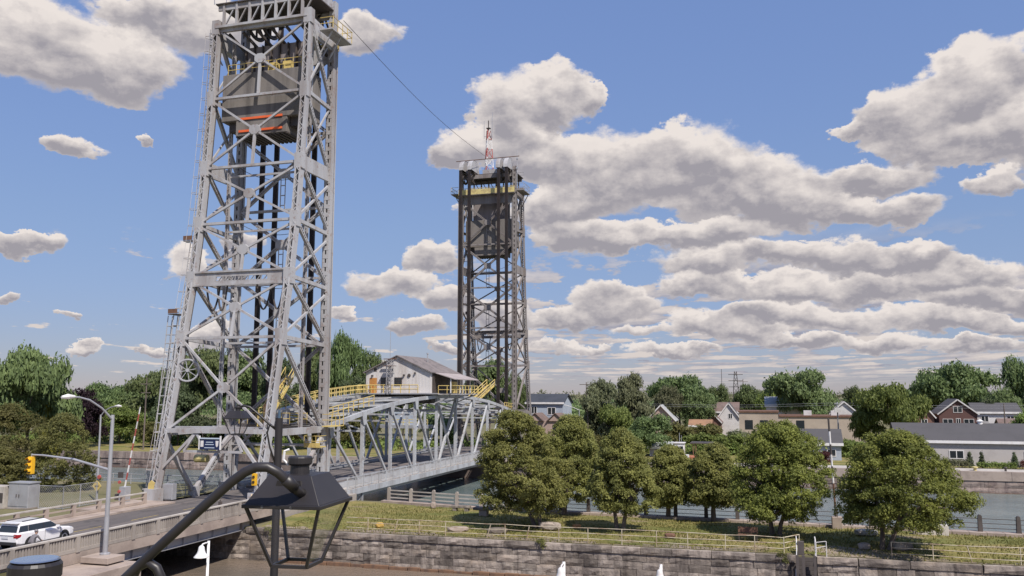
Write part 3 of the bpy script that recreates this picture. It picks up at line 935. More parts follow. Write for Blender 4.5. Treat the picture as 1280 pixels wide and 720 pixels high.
def gusset(t, c, w, h, ax, mt):
    m = MB(); c = Vector(c); k = .28
    poly = [(-w / 2, -h / 2 + h * k), (-w / 2 + w * k, -h / 2), (w / 2 - w * k, -h / 2), (w / 2, -h / 2 + h * k), (w / 2, h / 2 - h * k), (w / 2 - w * k, h / 2), (-w / 2 + w * k, h / 2), (-w / 2, h / 2 - h * k)]
    if ax == 1: m.prism([(c.x + a, c.z + b) for a, b in poly], 1, c.y - .16, c.y + .16)
    else: m.prism([(c.y + a, c.z + b) for a, b in poly], 0, c.x - .16, c.x + .16)
    m.build('gusset_plate', mt, t)


def make_tower(label, loc, rz, near):
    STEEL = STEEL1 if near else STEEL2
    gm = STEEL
    t = thing('lift_tower', label, 'bridge tower', loc, rz, 'lift bridge towers')
    # four legs
    for sx in (-1, 1):
        m = MB()
        m.batten((sx * HW, 0, -.4), (sx * HW, 0, ZTOP + 3.6), .68, .70, (0, 1, 0))
        m.box((sx * HW, 0, .2), (1.3, 1.3, 1.0)); m.build('front_leg', STEEL, t)
        m = MB()
        for (a, _), (b, _2) in zip(OFF, OFF[1:]):
            m.laced(bk(sx * HW, a), bk(sx * HW, b), .62, .70, (0, 1, 0), pitch=.56, bar=.085, ch=.10)
        m.box((sx * HW, -off(0), .45), (1.1, 1.2, 1.3)); m.build('back_leg', STEEL, t)
        # splice plates where the bracing meets
        for z in LV[1:]:
            p = bk(sx * HW, z); MB().beam(p + Vector((0, off(z - .6) * 0, -.75)), p + Vector((0, 0, .75)), .80, .80, (0, 1, 0)).build('gusset_plate', STEEL, t)
    # back face: X bracing with centre plate and hanger
    for i, (a, b) in enumerate(zip(LV, LV[1:])):
        c = (bk(0, a) + bk(0, b)) / 2 + Vector((0, 0, (-.3 if i == 0 else 0)))
        for sx in (-1, 1):
            for z in (a, b):
                p = bk(sx * HW * .95, z + (.35 if z == a else -.35))
                MB().beam(p, c, .20, .18, (0, 1, 0)).build('diagonal_brace', STEEL, t)
        gusset(t, c, 1.15, .95, 1, STEEL)
        if i: MB().beam(c, bk(0, a), .26, .2, (0, 1, 0)).build('hanger', STEEL, t)
    for z in LV[1:]:
        if z == 20.3: continue
        MB().beam(bk(-HW, z), bk(HW, z), .24, .34 if z != ZTOP else .9, (0, 1, 0)).build('strut', STEEL, t)
    # deep girder with pierced web
    m = MB(); z = 20.3; A = bk(-HW, z); B = bk(HW, z); y = A.y - .1
    m.b2((-HW, y - .16, z + .55), (HW, y + .16, z + .72)); m.b2((-HW, y - .16, z - .72), (HW, y + .16, z - .55))
    m.b2((-HW, y - .03, z - .55), (-2.6, y + .03, z + .55)); m.b2((3.0, y - .03, z - .55), (HW, y + .03, z + .55))
    m.b2((-2.6, y - .03, z + .16), (3.0, y + .03, z + .55)); m.b2((-2.6, y - .03, z - .55), (3.0, y + .03, z - .22))
    k = 16
    for i in range(k):
        xa = -2.6 + 5.6 * i / k; xb = -2.6 + 5.6 * (i + 1) / k
        m.beam((xa, y, z - .25), (xb, y, z + .2) if i % 2 else (xa + .1, y, z + .2), .05, .11, (0, 1, 0))
    m.build('pierced_girder', STEEL, t)
    for (x0, x1) in ((-3.9, -2.7), (-2.7, -1.9), (1.6, 2.9), (3.2, 4.2)):
        MB().path(cat_slack((x0, y + .5, z - .6), (x1, y + .9, z - .6), 2.4), .09, 6).build('festoon_cable', DARKSTEEL, t)
    # front face X bracing
    FL = [6.0, 14.2, 21.0, 28.2, 36.0, 44.0]
    for i, (a, b) in enumerate(zip(FL, FL[1:])):
        c = Vector((0, 0, (a + b) / 2))
        for sx in (-1, 1):
            for z in (a, b):
                MB().laced(fr_(sx * (HW - .3), z), c, .34, .24, (0, 1, 0), bar=.06, ch=.08).build('diagonal_brace', STEEL, t)
        gusset(t, c, 1.3, 1.0, 1, STEEL)
        if i: MB().beam(fr_(-HW, a), fr_(HW, a), .24, .28, (0, 1, 0)).build('strut', STEEL, t)
        l = MB()
        for sx in (-.26, .26): l.beam((sx, -.1, a), (sx, -.1, c.z), .07, .07)
        for k in range(int((c.z - a) / 1.05)): l.beam((-.26, -.1, a + .5 + k * 1.05), (.26, -.1, a + .5 + k * 1.05), .06, .09)
        l.build('hanger', STEEL, t)
    # side faces
    for sx in (-1, 1):
        x = sx * HW
        for i, (a, b) in enumerate(zip(LV, LV[1:])):
            MB().laced(bk(x, b), fr_(x, a), .38, .28, (1, 0, 0), bar=.06, ch=.08).build('side_brace', STEEL, t)
            if b != 31.5: MB().beam(bk(x, b), fr_(x, b - .4), .3, .36, (0, 0, 1)).build('side_strut', STEEL, t)
            if i >= 4: MB().beam(bk(x, a), fr_(x, b), .16, .16, (1, 0, 0)).build('side_brace', STEEL, t)
            if i in (1, 2, 3): MB().beam(bk(x, a), fr_(x, b - 1), .2, .2, (1, 0, 0)).build('side_brace', STEEL, t)
        z = 31.5
        MB().b2((x - .12, -off(z), z - .72), (x + .12, -.2, z + .72)).build('side_girder', STEEL, t)
        # bottom panel: beam and V bracing
        MB().b2((x - .2, -off(6), 5.7), (x + .2, -.2, 6.3)).build('side_beam', STEEL, t)
        mid = Vector((x, -off(0) + 5.6, .1))
        MB().beam(bk(x, 5.4), mid, .36, .32, (1, 0, 0)).build('side_brace', STEEL, t)
        MB().laced(fr_(x, 5.2), mid, .6, .4, (1, 0, 0), bar=.09).build('side_brace', STEEL, t)
        MB().box((x, mid.y, .25), (.7, .8, 1.0)).build('foot', STEEL, t)
    # counterweight guides and conduits inside the tower
    for sx in (-1, 1):
        MB().laced((sx * (HW - .75), -2.9, 6.2), (sx * (HW - .75), -2.9, 45.5), .34, .26, (0, 1, 0), bar=.05, ch=.07, pitch=.4).build('guide_rail', STEEL, t)
        for k, (dx, dy) in enumerate(((.48, -.1), (.5, .2), (-.46, .25))):
            m = MB(); m.tube((sx * (HW - dx), dy, 1.0), (sx * (HW - dx), dy, 45.0), .035 + .012 * k, n=5); m.build('conduit', STEEL if k else DARKSTEEL, t)
        m = MB(); m.path([bk(sx * (HW - .42), z_) + Vector((0, .25, 0)) for z_ in (1, 6, 14.6, 20.3, 25.8, 31.5, 38.8, 46)], .04, 5); m.build('conduit', DARKSTEEL, t)
    for z_ in LV[1:5]:
        MB().beam((-HW + .75, -2.9, z_ - .2), (HW - .75, -2.9, z_ - .2), .16, .2).build('guide_strut', STEEL, t)
        MB().path(cat_slack((-HW + .5, -1.2, z_ + 1.4), (HW - 1.2, -.6, z_ + .6), 1.3), .03, 5).build('slack_cable', DARKSTEEL, t)
    # portal over the road at the back face
    MB().b2((-HW, -off(6) - .32, 5.95), (HW, -off(6) - .05, 6.35)).build('portal_beam', STEEL, t)
    MB().b2((-HW + .3, -off(6) + .2, 6.3), (HW - .3, -off(6) + 1.0, 6.5)).build('portal_beam', STEEL, t)
    yb = -off(4.5) - .05
    MB().beam((-3.0, yb, 4.35), (3.0, yb, 4.35), .2, .22, (0, 1, 0)).build('portal_strut', STEEL, t)
    for sx in (-1, 1):
        MB().beam((sx * HW, -off(2.6) + .1, 2.6), (sx * 2.0, -off(6) - .1, 6.0), .24, .22, (0, 1, 0)).build('knee_brace', STEEL, t)
        MB().beam((sx * 2.0, -off(6) - .1, 6.0), (sx * .6, yb, 4.4), .2, .2, (0, 1, 0)).build('knee_brace', STEEL, t)
        MB().beam((sx * 2.0, -off(6) - .1, 6.0), (sx * 3.0, yb, 4.35), .2, .2, (0, 1, 0)).build('knee_brace', STEEL, t)
    # front portal at the span
    MB().b2((-HW, -.25, 5.6), (HW, .25, 6.3)).build('portal_beam', STEEL, t)
    for sx in (-1, 1):
        MB().beam((sx * (HW - .1), 0, 3.4), (sx * 2.4, 0, 5.7), .24, .22, (0, 1, 0)).build('knee_brace', STEEL, t)
    MB().b2((-HW, -.15, 4.3), (HW, .15, 4.55)).build('portal_strut', STEEL, t)
    # machinery level
    y0 = -off(ZTOP)
    m = MB()
    for yy in (y0, 0.0): m.b2((-HW, yy - .14, 43.4 if yy == 0 else 45.9), (HW, yy + .14, 45.0 if yy == 0 else 46.5))
    for sx in (-1, 1): m.b2((sx * HW - .14, y0, 44.6), (sx * HW + .14, 0, 46.3))
    m.build('cap_girder', STEEL, t)
    for k in range(7):
        x = -HW + .7 + k * 1.5
        m = MB(); m.b2((x - .11, y0 - .1, 46.5), (x + .11, y0 + .16, 48.9)); m.beam((x + .12, y0 + .1, 46.7), (x + 1.2, y0 + .1, 48.6), .12, .14, (0, 1, 0)); m.build('bracket', STEEL, t)
    for k in range(6):
        x = -HW + 1.2 + k * 1.65
        m = MB(); m.beam((x, y0 + .3, 45.8), (x + .5, -.2, 44.2), .2, .26); m.build('floor_joist', DARKSTEEL, t)
    m = MB(); m.b2((-HW - .2, y0 - .2, 48.9), (HW + .2, .05, 49.02)); m.build('machinery_deck', DARKSTEEL, t)
    m = MB(); m.b2((-HW, y0, 48.3), (HW, y0 + .2, 48.9)); m.b2((-HW, -.12, 48.2), (HW, .12, 48.9)); m.build('deck_beam', STEEL, t)
    # walkway with panelled railing on the span side
    m = MB(); m.b2((-HW - .2, .2, 45.0), (HW + .2, 1.0, 45.12)); m.build('walkway', STEEL, t)
    m = MB(); m.b2((-HW - .2, .97, 45.1), (HW + .2, 1.02, 46.05)); m.build('railing_panel', YELLOWOLD, t)
    m = MB()
    for k in range(9): m.b2((-HW - .2 + k * 1.36 - .03, .92, 45.1), (-HW - .2 + k * 1.36 + .03, .965, 46.25))
    m.b2((-HW - .2, .92, 46.2), (HW + .2, 1.0, 46.27)); m.build('railing', YELLOW, t)
    # side balconies
    for sx in (-1, 1):
        m = MB(); x0 = sx * (HW + .45); x1 = sx * (HW + 1.9)
        m.b2((min(x0, x1), -3.6, 45.4), (max(x0, x1), .6, 45.52)); m.build('balcony_floor', STEEL, t)
        m = MB()
        for k in range(5):
            m.tube((x1, -3.5 + k * 1.0, 45.5), (x1, -3.5 + k * 1.0, 46.75), .04, n=5)
        for zz in (46.1, 46.72): m.tube((x1, -3.55, zz), (x1, .55, zz), .04, n=5)
        for yy in (-3.5, .5):
            for zz in (46.1, 46.72): m.tube((x0, yy, zz), (x1, yy, zz), .04, n=5)
        m.build('balcony_railing', YELLOW if sx > 0 else GALV, t)
        for yy in (-1.5, -3.2): MB().beam((x0, yy, 43.2), (x1 - sx * .2, yy, 45.4), .12, .12).build('balcony_bracket', STEEL, t)
    # sheaves: two pairs
    xs = (-4.15, -2.45, 2.1, 3.8) if near else (4.45, 2.75, -2.75, -4.25)
    for x in xs:
        m = MB(); yc, zc, r = .35, 49.25, 2.05
        m.torus((x, yc, zc), r - .1, .16, 'x', 28, 6); m.torus((x, yc, zc), r - .3, .12, 'x', 28, 4)
        for k in range(8):
            a = math.pi * k / 4; m.beam((x, yc, zc), (x, yc + (r - .2) * math.cos(a), zc + (r - .2) * math.sin(a)), .12, .2, (1, 0, 0))
        m.lathe([(.4, -.35), (.4, .35)], 12, (x, yc, zc), 'x'); m.build('sheave', DARKSTEEL, t)
        m = MB(); P = [(-1.35 + yc, 49.03)] + [(yc + 2.25 * math.cos(a), zc + 2.0 * math.sin(a)) for a in [math.pi * (1 - k / 10) for k in range(0, 11)]]
        P = [(yc + 2.25 * math.cos(math.pi * k / 12), zc + .1 + 2.1 * math.sin(math.pi * k / 12)) for k in range(13)]
        m.prism(P, 0, x + .34, x + .40); m.prism(P, 0, x - .40, x - .34)
        for k in range(12):
            (ya, za), (yb2, zb2) = P[k], P[k + 1]
            m.add([(x - .40, ya, za + .01), (x + .40, ya, za + .01), (x + .40, yb2, zb2 + .01), (x - .40, yb2, zb2 + .01), (x - .40, ya, za - .05), (x + .40, ya, za - .05), (x + .40, yb2, zb2 - .05), (x - .40, yb2, zb2 - .05)],
                  [(0, 1, 2, 3), (7, 6, 5, 4), (0, 4, 5, 1), (1, 5, 6, 2), (2, 6, 7, 3), (3, 7, 4, 0)])
        m.build('sheave_hood', STEEL1, t)
    m = MB()
    m.b2((-1.6, -3.6, 49.02), (1.2, -.4, 51.2 if near else 49.9)); m.build('machinery_cabin', STEEL1, t)
    m = MB(); m.b2((.1, y0 - .32, 49.5), (2.0, y0 - .3, 51.0)); m.build('yellow_locker', YELLOW, t)
    m = MB()
    for k in range(9): m.tube((-HW - .4 + k * 1.42, y0 - .15, 49.0), (-HW - .4 + k * 1.42, y0 - .15, 50.2), .04, n=5)
    for zz in (49.6, 50.15): m.tube((-HW - .4, y0 - .15, zz), (HW + .4, y0 - .15, zz), .04, n=5)
    m.build('deck_railing', GALV, t)
    # caged ladder up one back leg, with rest platforms
    sx = -1 if near else 1
    l = MB(); n = 0
    Q = [(0, .9), (6, .9), (14.6, .9), (20.3, .9), (25.8, .9), (31.5, .9), (38.8, .9), (46.3, .9)]
    for (a, _), (b, _2) in zip(Q, Q[1:]):
        for d in (-.26, .26):
            p, q = bk(sx * (HW + .62), a) + Vector((0, d, 0)), bk(sx * (HW + .62), b) + Vector((0, d, 0)); l.beam(p, q, .05, .05)
    zz = 1.0
    while zz < 46:
        p = bk(sx * (HW + .62), zz); l.beam(p - Vector((0, .26, 0)), p + Vector((0, .26, 0)), .035, .035)
        if n % 3 == 0:
            l.beam(p, bk(sx * HW, zz), .05, .05)
            o_ = Vector((sx * .75, 0, 0)); a_, b_ = Vector((0, -.38, 0)), Vector((0, .38, 0))
            l.path([p + a_, p + a_ + o_ * .6, p + o_, p + b_ + o_ * .6, p + b_], .03, 4, False)
        zz += .55; n += 1
    for d in (-.38, .38): l.path([bk(sx * (HW + 1.07), z_) + Vector((0, d, 0)) for z_ in (2.5, 6, 14.6, 20.3, 25.8, 31.5, 38.8, 46)], .025, 4)
    l.build('caged_ladder', STEEL, t)
    for z_, wd in ((24.2, .5), (16.9, 1.5)):
        p = bk(sx * (HW + 1.0), z_)
        m = MB(); m.box(p, (1.0, wd, .08)); m.build('rest_platform', DARKSTEEL, t)
        m = MB(); m.box(p + Vector((sx * .5, 0, .3)), (.05, wd, .06)); m.box(p + Vector((0, -wd / 2, .28)), (1.0, .05, .42)); m.build('platform_guard', RUST, t)
    m = MB()
    for d in (-.3, .3):
        for e in (-.3, .3): m.beam(bk(sx * (HW + 1.5) + d, 16.8) + Vector((0, e, 0)), bk(sx * (HW + 1.6) + d, 3.0) + Vector((0, e + 1.6, 0)), .06, .06)
    for k in range(16):
        z_ = 3.5 + k * .82; p = bk(sx * (HW + 1.55), z_); p.y = bk(0, 16.8).y * (z_ - 3) / 13.8 + (bk(0, 3).y + 1.6) * (1 - (z_ - 3) / 13.8)
        m.box(p, (.66, .66, .06))
    m.build('cable_riser', STEEL, t)
    if near:
        # spoked wheel hung on the far back leg
        p = bk(-HW + .95, 11.6) + Vector((0, .25, 0)); m = MB()
        m.torus((0, 0, 0), 1.0, .09, 'x', 26, 6)
        for k in range(8):
            a = math.pi * k / 4 + .2; m.beam((0, 0, 0), (0, .95 * math.cos(a), .95 * math.sin(a)), .06, .05, (1, 0, 0))
        m.lathe([(.16, -.12), (.16, .12)], 10, (0, 0, 0), 'x')
        o = m.build('spoked_wheel', GALV, t); o.location = p; o.rotation_euler = (0, 0, R(-62))
        # yellow stair and platforms between the legs
        m = MB()
        for d in (-.4, .4): m.beam((2.6 + d, -6.5, 6.4), (2.6 + d, -2.0, 11.0), .08, .25)
        for k in range(16): m.box((2.6, -6.5 + 4.5 * (k + .5) / 16, 6.4 + 4.6 * (k + .5) / 16), (.8, .26, .04))
        for d in (-.45, .45):
            for hh in (.5, 1.05): m.tube((2.6 + d, -6.5, 6.4 + hh), (2.6 + d, -2.0, 11.0 + hh), .035, n=5)
            for k in range(6): m.tube((2.6 + d, -6.5 + .9 * k, 6.4 + .92 * k), (2.6 + d, -6.5 + .9 * k, 7.45 + .92 * k), .03, n=5)
        m.build('stair', YELLOW, t)
        m = MB(); m.b2((-3.4, -1.2, 6.4), (4.2, .8, 6.5)); m.build('platform', DARKSTEEL, t)
        m = MB()
        for k in range(9): m.tube((-3.4 + k * .95, -1.2, 6.5), (-3.4 + k * .95, -1.2, 7.6), .035, n=5)
        for zz in (7.0, 7.55): m.tube((-3.4, -1.2, zz), (4.2, -1.2, zz), .035, n=5)
        m.build('platform_railing', YELLOW, t)
        for (x, y, s, h) in ((-.6, -.3, (.9, .7), 1.9), (1.0, -.4, (1.3, .6), 1.4)):
            MB().b2((x - s[0] / 2, y - s[1] / 2, 6.5), (x + s[0] / 2, y + s[1] / 2, 6.5 + h)).build('equipment_cabinet', RUST if x < 0 else GALV, t)
        # near side balconies at span level
        m = MB(); m.b2((HW + .42, -.9, 6.25), (HW + 1.5, 1.6, 6.35)); m.build('balcony_floor', YELLOW, t)
        m = MB()
        for k in range(4): m.tube((HW + 1.45, -.85 + .8 * k, 6.3), (HW + 1.45, -.85 + .8 * k, 7.5), .035, n=5)
        for zz in (6.9, 7.45):
            m.tube((HW + 1.45, -.85, zz), (HW + 1.45, 1.55, zz), .035, n=5); m.tube((HW + .45, -.85, zz), (HW + 1.45, -.85, zz), .035, n=5)
        m.build('balcony_railing', YELLOW, t)
        m = MB(); m.b2((HW - 1.0, -1.7, 4.3), (HW + .7, -.5, 4.4)); m.b2((HW - 1.0, -1.7, 4.4), (HW + .7, -1.66, 4.75)); m.build('basket_floor', YELLOW, t)
        m = MB()
        for k in range(5): m.tube((HW - 1.0 + .42 * k, -1.7, 4.4), (HW - 1.0 + .42 * k, -1.7, 5.4), .03, n=5)
        for zz in (4.9, 5.4): m.tube((HW - 1.0, -1.7, zz), (HW + .7, -1.7, zz), .035, n=5); m.tube((HW + .7, -1.7, zz), (HW + .7, -.5, zz), .035, n=5)
        m.build('basket_railing', YELLOW, t)
        # reflective yellow plate on the far back leg foot
        m = MB(); p = Vector((-HW, -off(1.2) - .62, 1.35)); m.prism([(p.x - .3, p.z - .45), (p.x + .2, p.z - .55), (p.x + .38, p.z + .3), (p.x, p.z + .5), (p.x - .3, p.z + .2)], 1, p.y - .03, p.y + .02)
        m.build('yellow_guard_plate', YELLOW, t)
    return t


t1 = make_tower('nearer and taller grey steel lift bridge tower behind the black gas lamp', (UC, VN, 0), 0, True)
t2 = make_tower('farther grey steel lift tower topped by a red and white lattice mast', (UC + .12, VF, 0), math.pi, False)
t2.scale = (.965, 1, 1)


def counterweight(label, loc, rz, z0, near):
    t = thing('counterweight', label, 'counterweight', (loc[0], loc[1], z0), rz, 'concrete counterweights of the lift bridge')
    m = MB(); m.b2((-4.6, -1.75, 1.6), (4.6, 1.75, 6.5)); m.build('main_block', CWCONC, t, bevel=.06)
    m = MB(); m.b2((-2.9, -1.7, 0), (2.9, 1.7, 1.6)); m.build('lower_block', CWCONC, t, bevel=.05)
    m = MB()
    for k in range(13): m.b2((-2.9 + k * .47, -1.6, -.12), (-2.9 + k * .47 + .22, 1.6, 0))
    m.build('bottom_rib', DARKSTEEL, t)
    if near:
        for z in (1.72, .45):
            m = MB(); m.b2((-2.5, -1.80, z - .11), (2.4, -1.71, z + .11)); m.build('orange_stripe', ORANGE, t)
    m = MB()
    m.b2((-3.3, .2, 6.5), (3.6, .5, 10.0)); m.build('rope_frame', mat('grey_mauve_plate', (.25, .22, .22), .7, 0, (.13, .11, .11), .8, .8, True), t)
    for k in range(8):
        m = MB(); m.b2((-3.3 + k * .98, -.05, 6.5), (-3.3 + k * .98 + .14, .2, 10.0)); m.build('rope_frame_rib', DARKSTEEL, t)
    m = MB()
    for k in range(10): m.tube((-4.2 + k * .93, -1.5, 6.5), (-4.2 + k * .93, -1.5, 7.6), .035, n=5)
    for zz in (7.05, 7.6): m.tube((-4.2, -1.5, zz), (4.2, -1.5, zz), .04, n=5)
    m.build('guard_railing', YELLOW, t)
    for x in (.3, 1.9): MB().b2((x, -1.2, 6.5), (x + .9, -.6, 7.5)).build('yellow_box', YELLOW, t)
    for x in (-1.5, 1.2): MB().lathe([(.11, -1.79), (.11, -1.75)], 8, (x, 0, 4.0), 'y').build('lifting_hole', DARKSTEEL, t)
    for sx in (-1, 1): MB().b2((sx * 3.5 - .5, -1.2, .7), (sx * 3.5 + .5, 1.2, 1.6)).build('guide_shoe', DARKSTEEL, t)


counterweight('dark concrete counterweight with two orange stripes in the nearer tower', (UC, VN - 2.75, 0), 0, 35.0, True)
counterweight('dark concrete counterweight without stripes in the farther tower', (UC + .3, VF + 2.35, 0), math.pi, 34.1, False)

# lift ropes: four bundles hang from each tower to the span
places = {True: ['far left', 'second from the left', 'third from the left', 'far right']}
for tow, V0, sgn, xs in (('nearer', VN, 1, (-4.15, -2.45, 2.1, 3.8)), ('farther', VF, -1, (-4.25, -2.59, 2.91, 4.38))):
    for i, x in enumerate(xs):
        t = thing('lift_rope', '%s bundle of dark lift ropes hanging in front of the %s tower face' % (('leftmost', 'second', 'third', 'rightmost')[i], tow), 'ropes', (UC + x, V0 + sgn * 2.4, 0), 0, 'lift ropes of the two towers')
        me = MB()
        for k in range(2): me.beam((0, 0, 7.2), (0, 0, 49.3), .11, .22)
        me = me.mesh('rope', ROPE)
        for k in range(4): place('rope', me, t, ((k - 1.5) * .145, 0, 0))
        MB().b2((-.45, -.25, 6.4), (.45, .25, 7.3)).build('rope_socket', DARKSTEEL, t)

# guide ropes / conduits standing behind the near tower
# sign over the road, text too small to read in the photograph
sg = thing('portal_sign', 'small dark blue sign with two white emblems hung on the near tower portal', 'sign', (UC - .05, VN - off(5) - .55, 4.55))
NAVY = mat('navy_sign_face', (.012, .022, .075), .5); PALEB = mat('pale_sign_print', (.45, .52, .60), .5)
MB().b2((-1.0, -.04, 0), (1.0, .04, .92)).build('sign_panel', NAVY, sg)
MB().b2((-1.0, -.10, .93), (1.0, .1, 1.03)).build('top_strip', PALEB, sg)
MB().prism([(-.92, .25), (-.62, .25), (-.62, .78), (-.92, .78)], 1, -.062, -.044).build('emblem', WHITEPAINT, sg)
MB().prism([(.66, .35), (.77, .22), (.88, .35), (.92, .78), (.62, .78)], 1, -.062, -.044).build('emblem', WHITEPAINT, sg)
for z, wd in ((.62, .36), (.42, .44), (.14, .52)): MB().b2((-wd, -.058, z), (wd, -.046, z + .07)).build('print_line', PALEB, sg)
for x in (-1.08, 1.08): MB().b2((x - .05, -.06, 0), (x + .05, .06, 1.2)).build('sign_hanger', WHITEPAINT, sg)

# mast on the farther tower
am = thing('antenna_mast', 'red and white lattice antenna mast on top of the farther tower', 'antenna', (UC - .45, VF + 2.0, 49.02))
def trileg(w, k): a = 2 * math.pi * k / 3 + .5; return (w * math.cos(a), w * math.sin(a))
for sgm in range(5):
    m = MB(); z0, z1 = sgm * 1.75, (sgm + 1) * 1.75; w0, w1 = 1.05 - .12 * sgm, 1.05 - .12 * (sgm + 1)
    for k in range(3):
        a0, a1 = trileg(w0, k), trileg(w1, k); b0, b1 = trileg(w0, (k + 1) % 3), trileg(w1, (k + 1) % 3)
        m.beam((*a0, z0), (*a1, z1), .11, .11); m.beam((*a0, z0), (*b1, z1), .06, .06); m.beam((*b0, z0), (*a1, z1), .06, .06); m.beam((*a0, z0), (*b0, z0), .06, .06)
    m.build('mast_section', (REDPAINT, WHITEPAINT)[sgm % 2], am)
m = MB(); m.tube((0, 0, 8.7), (0, 0, 10.6), .1, n=6); m.box((0, 0, 9.1), (.7, .7, .12)); m.build('top_antenna', DARKSTEEL, am)
for dx, h in ((.75, 4.2), (-.85, 2.6), (.5, 3.2)):
    m = MB(); m.tube((dx, 0, 8.0 - .8), (dx, 0, 8.0 + h), .045, n=5); m.tube((0, 0, 7.6), (dx, 0, 7.6), .04, n=5); m.build('whip_antenna', GALV, am)
m = MB(); m.tube((0, 0, 0), (0, 0, 6.6), .05, n=6); m.box((0, 0, 3.3), (.3, .3, .3)); m.box((0, 0, 5.0), (.25, .25, .25))
tag(m.build('whip_antenna', GALV, None, (UC + HW + .5, VF - .4, 46.2)), 'thin grey whip antenna on the right corner of the farther tower', 'antenna')
m = MB(); m.tube((-HW - .6, 0, 0), (HW + .9, 0, .1), .07, n=6)
for x in (-4.4, -2.8, 2.7, 4.3): m.tube((x, 0, -.6), (x, 0, 0), .05, n=5)
tag(m.build('cross_pipe', RUST, None, (UC, VF - .4, 51.6)), 'thin horizontal pipe lying across the sheave hoods of the farther tower', 'pipe')
wire = MB(); a, b = Vector((UC + HW + 1.7, VN - 1.0, 47.4)), Vector((UC - 1.2, VF + 2.0, 53.0))
wire.path([a.lerp(b, i / 20) - Vector((0, 0, 1.1 * math.sin(math.pi * i / 20))) for i in range(21)], .03, 5)
tag(wire.build('overhead_cable', DARKSTEEL), 'thin dark cable sagging between the tops of the two towers', 'cable')

# ------------------------------------------------------------------ lift span
sp = thing('lift_span', 'pale grey steel truss span of the lift bridge with curved top chord', 'bridge span', (UC, 77.0, 0))
NP, PL = 9, 7.18
TZ = [6.3, 7.35, 8.2, 8.75, 9.05, 9.05, 8.75, 8.2, 7.35, 6.3]
BZ = .35
for sx in (-1, 1):
    x = sx * HW
    for i in range(NP):
        m = MB(); m.laced((x, i * PL, TZ[i]), (x, (i + 1) * PL, TZ[i + 1]), .42, .40, (0, 0, 1), bar=.08); m.beam((x + sx * .21, i * PL, TZ[i]), (x + sx * .21, (i + 1) * PL, TZ[i + 1]), .04, .43); m.build('top_chord', SPAN, sp)
        m = MB(); m.b2((x - .25, i * PL + .01, BZ - .55), (x - .19, (i + 1) * PL - .01, BZ + .1)); m.b2((x + .19, i * PL + .01, BZ - .55), (x + .25, (i + 1) * PL - .01, BZ + .1)); m.b2((x - .19, i * PL + .01, BZ - .52), (x + .19, (i + 1) * PL - .01, BZ - .46)); m.build('bottom_chord', SPAN, sp)
    for i in range(NP + 1):
        m = MB(); y = i * PL
        if i in (0, NP): m.beam((x, y - (.5 if i == 0 else -.5), BZ), (x, y, TZ[i]), .36, .36, (1, 0, 0))
        else: m.laced((x, y, BZ), (x, y, TZ[i]), .30, .34, (1, 0, 0), bar=.06, ch=.08)
        m.build('vertical', SPAN, sp)
        w = 1.1
        m = MB(); P = [(y - w * .5, TZ[i] + .15), (y + w * .5, TZ[i] + .15), (y + w * .42, TZ[i] - .55), (y + .2, TZ[i] - 1.25), (y - .2, TZ[i] - 1.25), (y - w * .42, TZ[i] - .55)]
        m.prism(P, 0, x + sx * .235, x + sx * .265); m.build('gusset_plate', SPAN, sp)
    dg = [(i, i + 1) for i in range(5)] + [(i + 1, i) for i in range(4, NP)]
    for k, (a, b) in enumerate(dg):
        A, B = (x, a * PL, TZ[a] - .3), (x, b * PL + (-.9 if b > a else .9), BZ + .1)
        m = MB()
        if abs(a - 4.5) < 1 or k in (3, 6): m.laced(A, B, .30, .26, (1, 0, 0), bar=.05, ch=.07)
        else: m.beam(A, B, .25, .24, (1, 0, 0))
        m.build('diagonal', SPAN, sp)
for i in range(NP + 1):
    y = i * PL
    m = MB(); m.laced((-HW, y, TZ[i] - .1), (HW, y, TZ[i] - .1), .5, .3, (0, 0, 1), bar=.07, ch=.1); m.build('top_strut', SPAN, sp)
    m = MB(); m.b2((-HW + .2, y - .16, -1.15), (HW - .2, y + .16, -.15)); m.build('floor_beam', GALV, sp)
    if 0 < i < NP:
        m = MB(); m.beam((-HW, y, TZ[i] - 1.9), (HW, y, TZ[i] - 1.9), .2, .2); m.beam((-HW, y, TZ[i] - 1.8), (0, y, TZ[i] - .2), .14, .14); m.beam((HW, y, TZ[i] - 1.8), (0, y, TZ[i] - .2), .14, .14); m.build('sway_brace', SPAN, sp)
    m = MB(); m.prism([(HW + .25, .2), (HW + 2.0, -.2), (HW + 2.0, -.42), (HW + .25, -1.05)], 1, y - .1, y + .1); m.build('sidewalk_bracket', GALV, sp)
for i in range(NP):
    m = MB(); m.beam((-HW, i * PL, TZ[i]), (HW, (i + 1) * PL, TZ[i + 1]), .2, .16); m.build('top_lateral', SPAN, sp)
    m = MB(); m.beam((HW, i * PL, TZ[i]), (-HW, (i + 1) * PL, TZ[i + 1] - .2), .2, .16); m.build('top_lateral', SPAN, sp)
    m = MB(); m.beam((-HW + .3, i * PL, -.9), (HW - .3, (i + 1) * PL, -.9), .22, .16); m.build('bottom_lateral', GALV, sp)
    m = MB(); m.beam((HW + 1.9, i * PL + .1, -.5), (HW + .3, (i + 1) * PL - .1, -1.2), .16, .22); m.build('bottom_lateral', GALV, sp)
m = MB()
for x in (-3.4, -1.7, 0, 1.7, 3.4): m.b2((x - .1, 0, -.5), (x + .1, NP * PL, -.06))
m.build('stringer', DARKSTEEL, sp)
MB().b2((HW - .3, .1, -1.35), (HW + .1, NP * PL - .1, -.25)).build('side_girder', GALV, sp)
